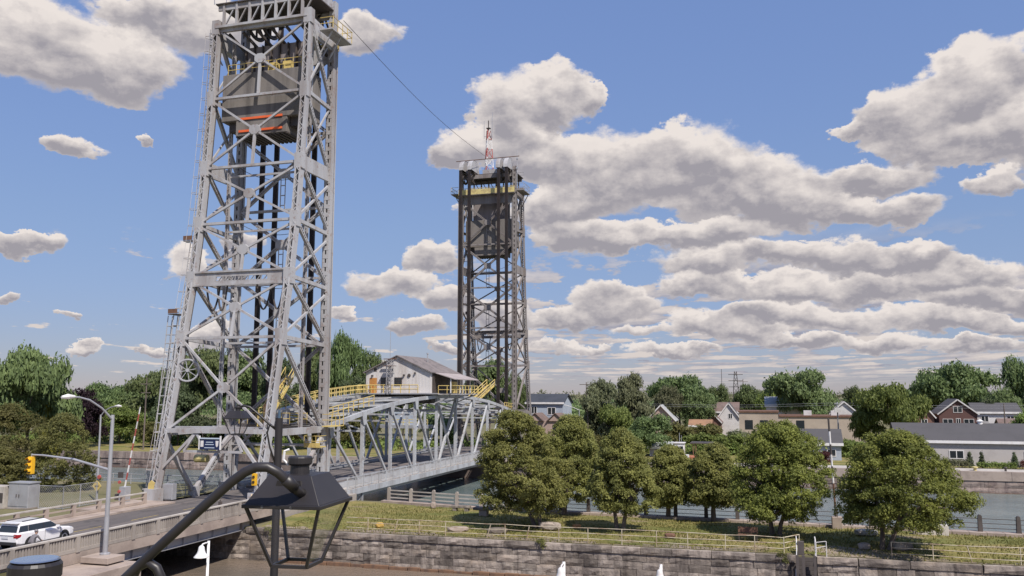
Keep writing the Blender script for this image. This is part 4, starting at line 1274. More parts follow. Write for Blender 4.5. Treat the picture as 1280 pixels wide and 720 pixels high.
# sidewalk cantilevered on the near side
MB().b2((HW + .35, 0, -.16), (HW + 2.1, NP * PL, -.06)).build('sidewalk', CONCLIGHT, sp)
for i in range(NP):
    MB().b2((HW + 2.1, i * PL + .02, -.55), (HW + 2.16, (i + 1) * PL - .02, .02)).build('fascia_panel', SPAN, sp)
pm2 = MB().b2((HW + 2.02, -.04, -.6), (HW + 2.1, .04, 1.2)).mesh('rail_post', SPAN)
k = int(NP * PL / 1.795)
for i in range(k + 1): place('rail_post', pm2, sp, (0, i * NP * PL / k, 0))
for z in (.22, 1.16): MB().b2((HW + 2.03, 0, z - .04), (HW + 2.09, NP * PL, z + .04)).build('rail', SPAN, sp)
m = MB(); n = int(NP * PL / .17)
for i in range(n): m.b2((HW + 2.05, i * .17, .26), (HW + 2.07, i * .17 + .02, 1.12))
tag(m.build('railing_bars', SPAN, sp), kind='stuff')
m = MB(); m.b2((HW - .45, 0, .15), (HW - .37, NP * PL, .35)); m.b2((HW - .45, 0, .62), (HW - .37, NP * PL, .80)); m.build('traffic_barrier', GALV, sp)
m = MB(); m.b2((-HW + .37, 0, .15), (-HW + .45, NP * PL, .35)); m.b2((-HW + .37, 0, .62), (-HW + .45, NP * PL, .80)); m.build('traffic_barrier', GALV, sp)


def rail_run(parent, pts, name='catwalk_railing', m=YELLOW, h=1.05, step=1.2, r=.05):
    b = MB(); pts = [Vector(p) for p in pts]
    for A, B in zip(pts, pts[1:]):
        L = (B - A).length; n = max(1, int(round(L / step)))
        for k in range(n + 1):
            p = A.lerp(B, k / n); b.tube(p, p + Vector((0, 0, h)), r, n=5)
        for q in (.5, 1.0): b.tube(A + Vector((0, 0, h * q)), B + Vector((0, 0, h * q)), r, n=5)
    return b.build(name, m, parent)


# catwalk along the far top chord up to the house, landing in front of its door
P = [(-4.4, 1.0, 6.9), (-4.2, 7.2, 7.95), (-4.0, 14.4, 8.8), (-3.8, 21.5, 9.35), (-3.7, 25.8, 9.5)]
b = MB()
for A, B in zip(P, P[1:]): b.beam((A[0] + .35, A[1], A[2]), (B[0] + .35, B[1], B[2]), .9, .1)
b.build('catwalk_deck', GALV, sp)
rail_run(sp, [(p[0] - .1, p[1], p[2]) for p in P]); rail_run(sp, [(p[0] + .8, p[1], p[2]) for p in P])
P2 = [(4.7, .4, 6.9), (4.7, 7.18, 7.75), (4.7, 11, 8.2)]
rail_run(sp, P2)
MB().b2((-4.6, 25.0, 9.35), (5.9, 38.4, 9.5)).build('house_floor', GALV, sp)
rail_run(sp, [(-4.4, 25.05, 9.5), (4.1, 25.05, 9.5)], r=.06)
MB().b2((5.9, 27.6, 9.3), (8.4, 36.4, 9.42)).build('side_platform', STEEL, sp)
rail_run(sp, [(5.9, 27.65, 9.42), (8.35, 27.65, 9.42), (8.35, 36.3, 9.42)], name='platform_railing')
m = MB()
for y in (28, 32, 36): m.beam((5.3, y, 8.2), (8.2, y, 9.3), .14, .14)
m.build('platform_bracket', STEEL, sp)
for k, (x, y, dx, dy, dz) in enumerate(((-1.5, 30, 5, 1.2, 1.3), (1.5, 34, 3, 3, 1.2), (-3.2, 35, 1.5, 2, 1.6), (3.4, 28, 1.2, 2.2, 1.0))):
    MB().b2((x - dx / 2, y - dy / 2, 9.3 - dz), (x + dx / 2, y + dy / 2, 9.34)).build('machinery', DARKSTEEL, sp)
# yellow stair at the far end of the span
m = MB()
for d in (-.6, .6): m.beam((-.4 + d, 57.5, 7.4), (1.8 + d, 62.5, 10.8), .1, .3)
for kk in range(14): m.box((-.4 + 2.2 * (kk + .5) / 14, 57.5 + 5 * (kk + .5) / 14, 7.45 + 3.4 * (kk + .5) / 14), (1.2, .3, .05))
m.build('stair', YELLOW, sp)
rail_run(sp, [(-1.1, 57.5, 7.4), (1.1, 62.5, 10.8)], name='stair_railing', r=.06); rail_run(sp, [(.3, 57.5, 7.4), (2.5, 62.5, 10.8)], name='stair_railing', r=.06)
rail_run(sp, [(4.9, 60.5, 6.9), (4.9, 65.5, 6.6)], name='platform_railing', r=.06)

# posts that carry the near end of the span down to the island edge
bs = thing('span_support', 'grey steel posts and ladder under the near end of the lift span', 'support', (UC + HW + 1.0, 79.0, 0))
for dx, dy in ((.2, .2), (.9, 1.6), (1.2, -.8), (-.2, 2.6)): MB().b2((dx - .1, dy - .1, -3.2), (dx + .1, dy + .1, -.45)).build('post', GALV, bs)
m = MB(); m.beam((.2, .2, -2.6), (.9, 1.6, -.8), .1, .1); m.beam((.9, 1.6, -2.6), (.2, .2, -.8), .1, .1); m.beam((1.2, -.8, -2.2), (.2, .2, -.6), .1, .1); m.build('brace', GALV, bs)

# ------------------------------------------------------------------ machinery house on the span
hs = thing('machinery_house', 'white gabled machinery house riding on top of the lift span', 'building', (UC, 103.0, 9.5))
HWALL = mat('white_metal_siding', (.60, .575, .565), .7, 0, (.42, .36, .32), 1.1, .6, True)
ROOF = mat('grey_tar_roof', (.20, .17, .165), .9, 0, (.10, .09, .088), 1.0, .7)
x0, x1, L, ze, za = -3.75, 5.35, 10.6, 2.75, 4.85
xm = .75
m = MB(); m.prism([(x0, 0), (x1, 0), (x1, ze), (xm, za - .05), (x0, ze)], 1, 0, L); m.build('wall', HWALL, hs)
m = MB()
for k in range(46):
    x = x0 + .1 + k * .2; top = ze + (za - .05 - ze) * (1 - abs(x - xm) / ((xm - x0) if x < xm else (x1 - xm)))
    m.b2((x, -.02, .05), (x + .1, -.0005, top - .06))
tag(m.build('siding_rib', HWALL, hs), kind='stuff')
for sx, xe in ((-1, x0 - .3), (1, x1 + .3)):
    zz = ze - .14
    m = MB(); m.add([(xm, -.35, za), (xe, -.35, zz), (xe, L + .3, zz), (xm, L + .3, za), (xm, -.35, za + .12), (xe, -.35, zz + .12), (xe, L + .3, zz + .12), (xm, L + .3, za + .12)],
                    [(0, 1, 2, 3), (7, 6, 5, 4), (0, 4, 5, 1), (1, 5, 6, 2), (2, 6, 7, 3), (3, 7, 4, 0)]); m.build('roof', ROOF, hs)
m = MB(); m.add([(x1 + .25, 1.2, ze - .16), (x1 + 3.0, 1.2, ze - 1.0), (x1 + 3.0, L + .2, ze - 1.0), (x1 + .25, L + .2, ze - .16), (x1 + .25, 1.2, ze - .06), (x1 + 3.0, 1.2, ze - .9), (x1 + 3.0, L + .2, ze - .9), (x1 + .25, L + .2, ze - .06)],
                [(0, 1, 2, 3), (7, 6, 5, 4), (0, 4, 5, 1), (1, 5, 6, 2), (2, 6, 7, 3), (3, 7, 4, 0)]); m.build('porch_roof', mat('pinkish_porch_roof', (.36, .31, .30), .8, 0, (.25, .21, .2), .8, .6), hs)
for y in (1.4, 5, 9): MB().b2((x1 + 2.3, y, 0), (x1 + 2.42, y + .12, ze - .82)).build('porch_post', WHITEPAINT, hs)
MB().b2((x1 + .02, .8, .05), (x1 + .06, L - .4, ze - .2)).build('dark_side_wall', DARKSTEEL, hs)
m = MB(); m.b2((x1 + 1.6, 3.2, 0), (x1 + 2.2, 4.4, 1.5)); m.build('yellow_machine', YELLOW, hs)
d = MB().b2((-3.2, -.06, 0), (-2.15, -.02, 2.0)).build('door', mat('orange_brown_door', (.48, .22, .06), .6, 0, (.36, .16, .05), 1.5, .5), hs)
MB().b2((-2.32, -.1, .95), (-2.24, -.06, 1.08)).build('handle', GALV, d)
for xa, xb in ((-1.6, -.4), (.35, 1.45)):
    wv = MB().b2((xa, -.05, .95), (xb, -.02, 2.05)).build('window', mat('dark_brown_frame', (.10, .07, .06), .7), hs)
    for q in (0, 1):
        for s2 in (0, 1):
            w_ = (xb - xa - .18) / 2; h_ = .46
            MB().b2((xa + .06 + q * (w_ + .06), -.07, 1.01 + s2 * (h_ + .06)), (xa + .06 + q * (w_ + .06) + w_, -.052, 1.01 + s2 * (h_ + .06) + h_)).build('pane', GLASSDARK, wv)
MB().b2((-2.6, -.05, 2.85), (-2.2, -.02, 3.25)).build('vent', DARKSTEEL, hs)
for x, z in ((1.75, 2.35), (3.3, 2.6), (-2.8, 2.3)): MB().box((x, -.14, z), (.22, .24, .18)).build('lamp', DARKSTEEL, hs)
MB().lathe([(.2, -.12), (.24, -.02)], 10, (2.45, -.02, 2.3), 'y').build('horn', DARKSTEEL, hs)
MB().tube((xm + 1.6, 6.5, za - .9), (xm + 1.6, 6.5, za + .55), .09, n=8).lathe([(.16, za + .5), (.16, za + .68)], 8, (xm + 1.6, 6.5, 0)).build('vent_pipe', GALV, hs)
lm = thing('signal_mast', 'narrow grey lattice mast with a crossbar in front of the house gable', 'mast', (UC + .05, 102.2, 9.5))
m = MB()
for a in (-.35, .35):
    for b in (-.35, .35): m.beam((a, b, 0), (a * .8, b * .8, 4.4), .07, .07)
for k in range(8):
    z = .1 + k * .53; m.beam((-.33, -.34, z), (.33, -.34, z + .53), .05, .05); m.beam((.33, -.34, z), (-.33, -.34, z + .53), .05, .05); m.beam((-.33, .34, z), (.33, .34, z + .53), .05, .05)
m.build('lattice', STEEL, lm)
m = MB(); m.b2((-.9, -.1, 4.4), (.9, .1, 4.5)); m.b2((-.8, -.45, 3.5), (.8, .3, 3.56)); m.build('crossbar', RUST, lm)
MB().tube((0, 0, 4.4), (0, 0, 8.2), .035, n=5).build('whip_antenna', GALV, lm)

# ------------------------------------------------------------------ street lamps, signal, gates, cabinets
SIGY = mat('signal_yellow', (.72, .40, .02), .5)
LENSR = mat('red_signal_lens', (.35, .02, .015), .25); LENSD = mat('dark_signal_lens', (.05, .035, .02), .25)
tp = thing('traffic_signal_pole', 'tall grey pole with curved street lamp arm and mast arm beside the near balustrade', 'pole', (-38.2, 43.1, -.06))
MB().tube((0, 0, 0), (0, 0, 8.25), .15, .10, 12).lathe([(.3, 0), (.3, .08), (.2, .12)], 12).build('pole', GALV, tp, smooth=False)
arc = [(0, 0, 7.95), (-.15, -.75, 8.65), (-.3, -1.6, 9.15), (-.42, -2.3, 9.32), (-.5, -2.75, 9.34)]
MB().path(arc, [.07, .06, .055, .05, .05], 8).build('lamp_arm', GALV, tp)
MB().path([(-.45, -2.6, 9.36), (-.55, -3.0, 9.36), (-.62, -3.4, 9.33)], [.07, .16, .08], 8).build('luminaire', WHITEPAINT, tp)
MB().path([(0, 0, 4.95), (-2.5, -.25, 5.55), (-4.6, -.45, 5.76), (-5.45, -.5, 5.78)], [.085, .07, .055, .05], 8).build('mast_arm', GALV, tp)
ts = thing('traffic_signal', 'yellow three lens traffic signal head hanging from the mast arm end', 'traffic light', (-43.65, 42.6, 4.55))
MB().b2((-.17, -.14, 0), (.17, .14, 1.06)).build('housing', SIGY, ts, bevel=.03)
for k, mm in enumerate((LENSD, LENSD, LENSR)):
    MB().lathe([(.125, -.165), (.125, -.13)], 12, (0, 0, .19 + k * .34), 'y').build('lens', mm, ts)
    v = MB()
    for i in range(7):
        a0, a1 = math.pi * (i / 7) - .2, math.pi * ((i + 1) / 7) - .2
        v.add([(.15 * math.cos(a0), -.36, .19 + k * .34 + .15 * math.sin(a0)), (.15 * math.cos(a1), -.36, .19 + k * .34 + .15 * math.sin(a1)), (.15 * math.cos(a1), -.14, .19 + k * .34 + .15 * math.sin(a1)), (.15 * math.cos(a0), -.14, .19 + k * .34 + .15 * math.sin(a0)),
               (.14 * math.cos(a0), -.36, .19 + k * .34 + .14 * math.sin(a0)), (.14 * math.cos(a1), -.36, .19 + k * .34 + .14 * math.sin(a1)), (.14 * math.cos(a1), -.14, .19 + k * .34 + .14 * math.sin(a1)), (.14 * math.cos(a0), -.14, .19 + k * .34 + .14 * math.sin(a0))],
              [(0, 1, 2, 3), (7, 6, 5, 4), (0, 4, 5, 1), (3, 2, 6, 7)])
    v.build('visor', SIGY, ts)
MB().tube((0, 0, 1.06), (0, 0, 1.24), .04, n=6).build('hanger', GALV, ts)

fl = thing('street_lamp', 'slim grey street lamp with a right pointing arm beyond the road', 'street lamp', (-57.5, 63.5, -.08))
MB().tube((0, 0, 0), (-.1, 0, 7.65), .11, .07, 10).build('pole', GALV, fl)
MB().path([(-.1, 0, 7.5), (.25, 0, 7.95), (.9, 0, 8.3), (1.5, 0, 8.42)], .05, 7).build('lamp_arm', GALV, fl)
MB().path([(1.4, 0, 8.42), (1.75, 0, 8.44), (2.1, 0, 8.42)], [.06, .13, .06], 8).build('luminaire', WHITEPAINT, fl)
ws = thing('warning_sign', 'yellow warning sign with red lamp above it on the slim lamp post', 'sign', (-57.4, 63.3, .85))
MB().prism([(-.5, .45), (0, -.06), (.5, .45), (0, .96)], 1, -.02, .02).build('sign_plate', YELLOW, ws)
MB().prism([(-.2, .38), (.2, .38), (.2, .5), (-.2, .5)], 1, -.032, -.022).build('sign_print', DARKSTEEL, ws)
MB().lathe([(.17, -.12), (.19, .0)], 10, (.25, 0, 1.25), 'y').build('lamp', REDPAINT, ws)
MB().b2((-.05, .022, .1), (.05, .08, 1.3)).build('bracket', GALV, ws)


def gate_arm(name, label, loc, top, L, n, base, w=.16):
    t = thing(name, label, 'barrier gate', loc)
    d = Vector(top).normalized(); p = Vector((0, 0, base))
    for k in range(n):
        a = p + d * (L * k / n); b = p + d * (L * (k + 1) / n)
        ww = w * (1 - .45 * k / n)
        MB().beam(a, b, ww, .07, (0, 1, 0)).build('arm_stripe', (WHITEPAINT, REDPAINT)[k % 2], t)
    return t


ga = gate_arm('barrier_gate', 'red and white barrier arm raised upright beyond the road at the left', (-53.7, 62.5, .1), (.17, 0, 1), 7.0, 11, 1.3, .115)
MB().b2((-.3, -.35, 0), (.35, .35, 1.35)).build('gate_housing', GALV, ga, bevel=.03)
m = MB(); m.beam((-.1, 0, 1.2), (-.55, 0, .4), .16, .25, (0, 1, 0)); m.box((-.6, 0, .45), (.5, .4, .5)); m.build('counterweight_arm', DARKSTEEL, ga)
for z in (1.75, .95): MB().lathe([(.13, -.46), (.15, -.36)], 10, (-.25, 0, z), 'y').build('warning_lamp', REDPAINT, ga)
MB().box((-.25, -.3, 2.35), (.5, .1, .5)).build('bell_board', DARKSTEEL, ga)
g2 = gate_arm('boom_post', 'upright black and white striped boom standing by the canal fence between the two right trees', (4.85, 72.2, ZI + .2), (-.03, 0, 1), 7.2, 1, .6, .05)
P2b = [(.0, .9, DARKSTEEL), (.9, 2.6, RUST), (2.6, 3.4, WHITEPAINT), (3.4, 3.9, DARKSTEEL), (3.9, 4.8, WHITEPAINT), (4.8, 5.6, DARKSTEEL), (5.6, 6.6, WHITEPAINT), (6.6, 7.6, DARKSTEEL)]
for a, b, mm in P2b: MB().tube((-.03 * a, -.02, .7 + a), (-.03 * b, -.02, .7 + b), .075, .075, 8).build('stripe', mm, g2)
MB().b2((-.32, -.35, -.2), (.45, .4, .75)).build('stone_base', CONCPINK, g2, bevel=.05)

for i, (u, v, lab, gr) in enumerate(((-59.9, 57.9, 'pair of pale grey steel cabinets behind the low road railing', 1),)):
    cb = thing('utility_cabinet', 'tall pale grey steel cabinet with double doors behind the low road railing', 'cabinet', (u, v, -.06))
    MB().b2((-1.05, -.55, .1), (1.05, .55, 2.1)).build('body', GALV, cb, bevel=.03)
    for x in (-1.0, .03): 
        d = MB().b2((x, -.585, .25), (x + .97, -.552, 2.0)).build('door', GALV, cb)
        MB().box((x + (.85 if x < 0 else .1), -.61, 1.1), (.05, .05, .25)).build('handle', DARKSTEEL, d)
    MB().b2((-1.12, -.62, 2.1), (1.12, .62, 2.18)).build('roof_cap', GALV, cb); MB().b2((-1.1, -.6, 0), (1.1, .6, .12)).build('plinth', CONC, cb)
cb = thing('utility_cabinet', 'dark fronted service cabinet at the far left, half hidden by the frame edge', 'cabinet', (-62.1, 57.6, -.06))
MB().b2((-1.0, -.5, .1), (.95, .5, 1.85)).build('body', CONCLIGHT, cb, bevel=.03); MB().b2((-.9, -.53, .5), (.85, -.502, 1.3)).build('louvre_panel', DARKSTEEL, cb); MB().b2((-1.05, -.55, 0), (1.0, .55, .12)).build('plinth', CONC, cb)
cb = thing('utility_cabinet', 'light grey electrical box fixed beside the foot of the left tower leg', 'cabinet', (-51.55, 65.6, -.1))
MB().b2((-.55, -.3, .15), (.55, .3, 1.55)).build('body', GALV, cb, bevel=.03); MB().b2((-.48, -.33, .25), (.48, -.302, 1.45)).build('door', GALV, cb); MB().b2((-.4, -.2, 0), (.4, .2, .16)).build('plinth', CONC, cb)
cb = thing('traffic_signal', 'yellow signal head above a pale traffic cone at the foot of the right back leg', 'signal', (-41.75, 63.9, 1.75))
MB().b2((-.19, -.15, 0), (.19, .15, 1.0)).build('housing', SIGY, cb, bevel=.03)
for z in (.3, .72): MB().lathe([(.12, -.2), (.12, -.14)], 10, (0, 0, z), 'y').build('lens', LENSD, cb)
MB().tube((0, .1, -1.6), (0, .1, 1.0), .05, n=6).build('post', GALV, cb)
cn = thing('traffic_cone', 'pale yellowish cone standing under the yellow signal head', 'cone', (-41.75, 63.55, .14))
MB().lathe([(.26, 0), (.26, .05), (.2, .06), (.05, .95)], 12).build('cone', mat('pale_cone', (.62, .50, .34), .6), cn)
hb = thing('warning_barrel', 'yellow hanging float fender seen under the tower side beam', 'float', (-55.69, 75.6, 2.86))
MB().lathe([(.05, -.75), (.4, -.7), (.4, .7), (.05, .75)], 12, (0, 0, 0), 'x').build('float', YELLOWOLD, hb); MB().tube((0, 0, .4), (0, 0, 2.6), .04, n=5).build('strap', DARKSTEEL, hb)
m = MB(); m.b2((0, 0, .0), (.3, .28, .35)); m.b2((.02, .0, .35), (.26, .2, .62)); m.tube((.14, .1, .62), (.14, .1, .78), .05, n=6)
tag(m.build('litter_bin', DARKSTEEL, None, (-42.9, 60.6, .14)), 'small dark bin standing on the near sidewalk by the tower', 'bin')


def chain_fence(label, pts, h=1.9, pitch=.22):
    t = thing('chain_link_fence', label, 'fence', pts[0])
    o = Vector(pts[0])
    pm_ = MB().tube((0, 0, 0), (0, 0, h), .04, n=6).mesh('fence_post', GALV)
    wire_ = MB()
    for A, B in zip(pts, pts[1:]):
        A, B = Vector(A) - o, Vector(B) - o; L = (B - A).length; n = max(1, round(L / 2.4))
        for k in range(n + 1): place('fence_post', pm_, t, A.lerp(B, k / n))
        for z in (h - .03, .08): MB().tube(A + Vector((0, 0, z)), B + Vector((0, 0, z)), .025, n=5).build('fence_rail', GALV, t)
        k = int(L / pitch); up = Vector((0, 0, 1))
        m_ = int(h / pitch)
        for i in range(-m_, k):
            for s_ in (0, 1):
                a, b = i * pitch, i * pitch + h
                z0, z1 = 0.0, h
                if a < 0: z0 = -a; a = 0
                if b > L: z1 = h - (b - L); b = L
                if z1 - z0 < .05: continue
                p, q = A.lerp(B, a / L), A.lerp(B, b / L)
                if s_: p, q = p + up * (h - z0), q + up * (h - z1)
                else: p, q = p + up * z0, q + up * z1
                wire_.beam(p, q, .011, .011)
    tag(wire_.build('wire_mesh', GALV, t), kind='stuff')


chain_fence('chain link fence beside the grey cabinet on the left bank', [(-58.7, 58.3, -.06), (-56.2, 58.3, -.06), (-56.2, 62, -.06)])
chain_fence('chain link fence with gate frame left of the left tower leg', [(-58.5, 71, -.06), (-55.6, 68.6, -.06), (-53.4, 66.5, -.06)], 2.1)
chain_fence('chain link fence along the tower pier beyond the road', [(-52.9, 67.0, -.36), (-52.9, 77.5, -.36)], 1.8)
m = MB()
for k in range(9): m.tube((-72 + k * 2.3, 76.6, -.1), (-72 + k * 2.3, 76.6, 1.0), .06, n=6)
for z in (.45, .95): m.tube((-72, 76.6, z), (-53.6, 76.6, z), .04, n=5)
tag(m.build('handrail', GALV), 'white pipe handrail along the canal edge left of the tower', 'railing')

# ------------------------------------------------------------------ white sport utility vehicle
CARP = mat('white_car_paint', (.74, .73, .74), .28, 0, spec=.5, coat=.6)
CARB = mat('black_car_trim', (.025, .025, .027), .5)
TAIL = mat('red_tail_lamp', (.32, .015, .02), .2)


def loft(stations, sections=None):
    """stations: list of closed rings with equal counts"""
    m = MB(); n = len(stations[0])
    for r in stations: m.v += [tuple(p) for p in r]
    for i in range(len(stations) - 1):
        for k in range(n): m.f.append((i * n + k, i * n + (k + 1) % n, (i + 1) * n + (k + 1) % n, (i + 1) * n + k))
    m.f.append(tuple(reversed(range(n)))); e = (len(stations) - 1) * n; m.f.append(tuple(range(e, e + n)))
    return m


car = thing('car', 'white sport utility vehicle driving towards the bridge at lower left', 'car', (-44.55, 44.2, .0))
car.scale = (.95, .93, .95)


def ring(y, zb, zt, w, wt_):
    return [(-w * .86, y, zb), (-w, y, zb + .14), (-w * 1.0, y, (zb + zt) * .5 + .05), (-w * .985, y, zt - .06), (-wt_, y, zt), (wt_, y, zt), (w * .985, y, zt - .06), (w, y, (zb + zt) * .5 + .05), (w, y, zb + .14), (w * .86, y, zb)]


body = loft([ring(-2.46, .50, .95, .86, .80), ring(-2.40, .36, 1.10, .95, .88), ring(-2.1, .30, 1.16, .99, .9), ring(-1.0, .26, 1.13, 1.0, .9), ring(.6, .26, 1.10, 1.0, .9), ring(1.2, .28, 1.08, .99, .88), ring(1.95, .32, .99, .97, .84), ring(2.3, .36, .90, .90, .76), ring(2.46, .46, .72, .78, .66)])
ob = body.build('body', CARP, car, smooth=False, bevel=.03)


def gring(y, z, w): return (y, z, w)


gh = loft([[(-.90, -2.36, 1.10), (.90, -2.36, 1.10), (.90, 1.15, 1.07), (-.90, 1.15, 1.07)], [(-.78, -2.12, 1.55), (.78, -2.12, 1.55), (.76, .42, 1.55), (-.76, .42, 1.55)], [(-.70, -2.0, 1.70), (.70, -2.0, 1.70), (.68, .1, 1.72), (-.68, .1, 1.72)], [(-.60, -1.85, 1.75), (.60, -1.85, 1.75), (.58, -.1, 1.78), (-.58, -.1, 1.78)]])
gh.build('cabin', CARP, car, bevel=.04)


def lerp3(a, b, t): return tuple(a[i] + (b[i] - a[i]) * t for i in range(3))


for sx in (-1, 1):
    def sidept(y, z):
        t = (z - 1.10) / .45; return (sx * (.90 - .125 * t + .006), y, z)
    for (ya, yb, ya2, yb2, nm) in ((-1.42, -.28, -1.38, -.26, 'rear_door_window'), (-.20, .98, -.18, .38, 'front_door_window'), (-2.30, -1.52, -2.10, -1.48, 'quarter_window'), (-.28, -.20, -.26, -.18, 'pillar'), (-1.5, -1.42, -1.46, -1.38, 'pillar')):
        a, b, c, d = sidept(ya, 1.16), sidept(yb, 1.16), sidept(yb2, 1.53), sidept(ya2, 1.53)
        m = MB(); i_ = [(p[0] - sx * .02, p[1], p[2]) for p in (a, b, c, d)]
        m.add([a, b, c, d] + i_, [(0, 1, 2, 3), (7, 6, 5, 4), (0, 4, 5, 1), (1, 5, 6, 2), (2, 6, 7, 3), (3, 7, 4, 0)]); m.build(nm if nm == 'pillar' else 'side_window', CARB if nm == 'pillar' else GLASSDARK, car)
    MB().tube((sx * .62, -1.8, 1.79), (sx * .60, .0, 1.82), .025, n=6).build('roof_rail', CARB, car)
    m = MB(); m.b2((sx * .98 - .1, .72, 1.08), (sx * .98 + .12, .9, 1.24)); m.build('wing_mirror', CARP, car, bevel=.03)
    m = MB(); m.prism([(-2.47, .82), (-2.47, 1.06), (-2.02, 1.02), (-2.2, .86)], 0, sx * .66, sx * .975); m.build('tail_lamp', TAIL, car, bevel=.02)
    m = MB(); m.prism([(2.30, .72), (1.98, .84), (1.9, .92), (2.26, .86)], 0, sx * .60, sx * .93); m.build('headlight', WHITEPAINT, car)
    for y in (-1.42, 1.44):
        w_ = MB(); w_.lathe([(.24, -.12), (.36, -.12), (.375, -.06), (.375, .06), (.36, .12), (.24, .12)], 20, (sx * .90, y, .375), 'x'); o_ = w_.build('wheel', RUBBER, car)
        r_ = MB(); r_.lathe([(.245, .03), (.245, .122), (.2, .124), (.06, .10)] if sx > 0 else [(.06, -.10), (.2, -.124), (.245, -.122), (.245, -.03)], 16, (sx * .90, y, .375), 'x'); r_.build('rim', GALV, o_)
        a_ = MB(); a_.torus((sx * .965, y, .39), .42, .045, 'x', 20, 5); a_.build('wheel_arch', CARB, car)
        a_ = MB(); a_.lathe([(.41, -.05), (.41, .016)] if sx > 0 else [(.41, -.016), (.41, .05)], 18, (sx * .985, y, .39), 'x'); a_.build('wheel_well', CARB, car)
    for y in (-.24, 1.06): MB().b2((sx * 1.0 - .012, y - .008, .45), (sx * 1.0 + .006, y + .008, 1.08)).build('door_gap', CARB, car)
    for y in (-.5, .75 - 1.0 + .35): pass
    for y in (-1.1, .15): MB().b2((sx * 1.0, y, .93), (sx * 1.0 + .03, y + .2, .965)).build('door_handle', CARP, car)
    MB().b2((sx * .985 - .02, -1.0, .28), (sx * .985 + .03, 1.0, .40)).build('side_sill', CARB, car)
m = MB(); m.add([(-.76, -2.345, 1.16), (.76, -2.345, 1.16), (.66, -2.155, 1.52), (-.66, -2.155, 1.52), (-.76, -2.30, 1.16), (.76, -2.30, 1.16), (.66, -2.10, 1.52), (-.66, -2.10, 1.52)], [(0, 1, 2, 3), (7, 6, 5, 4), (0, 4, 5, 1), (1, 5, 6, 2), (2, 6, 7, 3), (3, 7, 4, 0)])
m.build('rear_window', GLASSDARK, car)
m = MB(); m.add([(-.80, 1.16, 1.09), (.80, 1.16, 1.09), (.70, .46, 1.54), (-.70, .46, 1.54), (-.80, 1.1, 1.08), (.80, 1.1, 1.08), (.70, .40, 1.53), (-.70, .40, 1.53)], [(0, 1, 2, 3), (7, 6, 5, 4), (0, 4, 5, 1), (1, 5, 6, 2), (2, 6, 7, 3), (3, 7, 4, 0)]); m.build('windscreen', GLASSDARK, car)
MB().b2((-.88, -2.53, .38), (.88, -2.38, .58)).build('rear_bumper', CARB, car, bevel=.03)
MB().b2((-.26, -2.50, .78), (.26, -2.468, .92)).build('number_plate', mat('pale_plate', (.55, .56, .6), .5), car)
MB().b2((-.82, -2.485, .96), (.82, -2.45, 1.0)).build('chrome_strip', GALV, car)
m = MB(); m.b2((-.7, -2.3, 1.68), (.7, -1.98, 1.73)); m.build('rear_spoiler', CARP, car, bevel=.02)


# ------------------------------------------------------------------ person riding a bicycle behind the balustrade
def skin_body(name, nodes, edges, radii, m, parent, loc=(0, 0, 0)):
    me = bpy.data.meshes.new(name); me.from_pydata(nodes, edges, []); me.materials.append(m)
    o = bpy.data.objects.new(name, me); col.objects.link(o); o.parent = parent; o.location = loc
    sk = o.modifiers.new('skin', 'SKIN')
    for v, r in zip(me.skin_vertices[0].data, radii): v.radius = (r, r)
    me.skin_vertices[0].data[0].use_root = True
    s = o.modifiers.new('sub', 'SUBSURF'); s.levels = 2; s.render_levels = 2
    return o


CLO = mat('grey_top', (.16, .15, .16), .9); SKIN = mat('skin', (.45, .28, .21), .6); PANT = mat('dark_trousers', (.03, .03, .04), .9)
YC = 39.9
bi = thing('bicycle', 'dark bicycle with a red bag behind its saddle on the near sidewalk', 'bicycle', (-40.35, YC, .14))
for y in (-.52, .52):
    w_ = MB(); w_.torus((0, y, .33), .31, .02, 'x', 24, 5)
    for k in range(8): w_.beam((0, y, .33), (0, y + .3 * math.cos(k * .785), .33 + .3 * math.sin(k * .785)), .006, .006)
    w_.build('wheel', RUBBER, bi)
m = MB()
for a, b in (((0, -.52, .33), (0, -.1, .3)), ((0, -.52, .33), (0, -.18, .78)), ((0, -.1, .3), (0, -.2, .86)), ((0, -.18, .76), (0, .36, .8)), ((0, -.1, .3), (0, .36, .72)), ((0, .36, .9), (0, .52, .33))): m.tube(a, b, .02, n=6)
m.build('frame', DARKSTEEL, bi)
m = MB(); m.path([(-.27, .33, .98), (-.2, .42, .97), (0, .38, .95), (.2, .42, .97), (.27, .33, .98)], .016, 6); m.build('handlebar', GALV, bi)
MB().path([(0, -.36, .88), (0, -.2, .89), (0, -.05, .87)], [.08, .07, .03], 6).build('saddle', RUBBER, bi)
MB().b2((-.14, -.8, .62), (.14, -.42, .84)).build('red_bag', REDPAINT, bi, bevel=.03)
pe = thing('person', 'person in a grey top leaning forward on a dark bicycle behind the balustrade', 'person', (-40.35, YC, .14))
N_ = [(0, -.2, .93), (0, -.08, 1.08), (0, .06, 1.26), (0, .12, 1.34), (-.18, .10, 1.27), (-.23, .22, 1.08), (-.24, .33, .99), (.18, .10, 1.27), (.23, .22, 1.08), (.24, .33, .99), (-.1, -.17, .9), (-.11, .16, .68), (-.1, -.05, .28), (-.1, .08, .2), (.1, -.17, .9), (.11, .06, .55), (.1, -.14, .18), (.1, 0, .12)]
E_ = [(0, 1), (1, 2), (2, 3), (2, 4), (4, 5), (5, 6), (2, 7), (7, 8), (8, 9), (0, 10), (10, 11), (11, 12), (12, 13), (0, 14), (14, 15), (15, 16), (16, 17)]
R_ = [.14, .14, .15, .06, .07, .048, .035, .07, .048, .035, .10, .068, .045, .04, .10, .068, .045, .04]
skin_body('body', N_, E_, R_, CLO, pe)
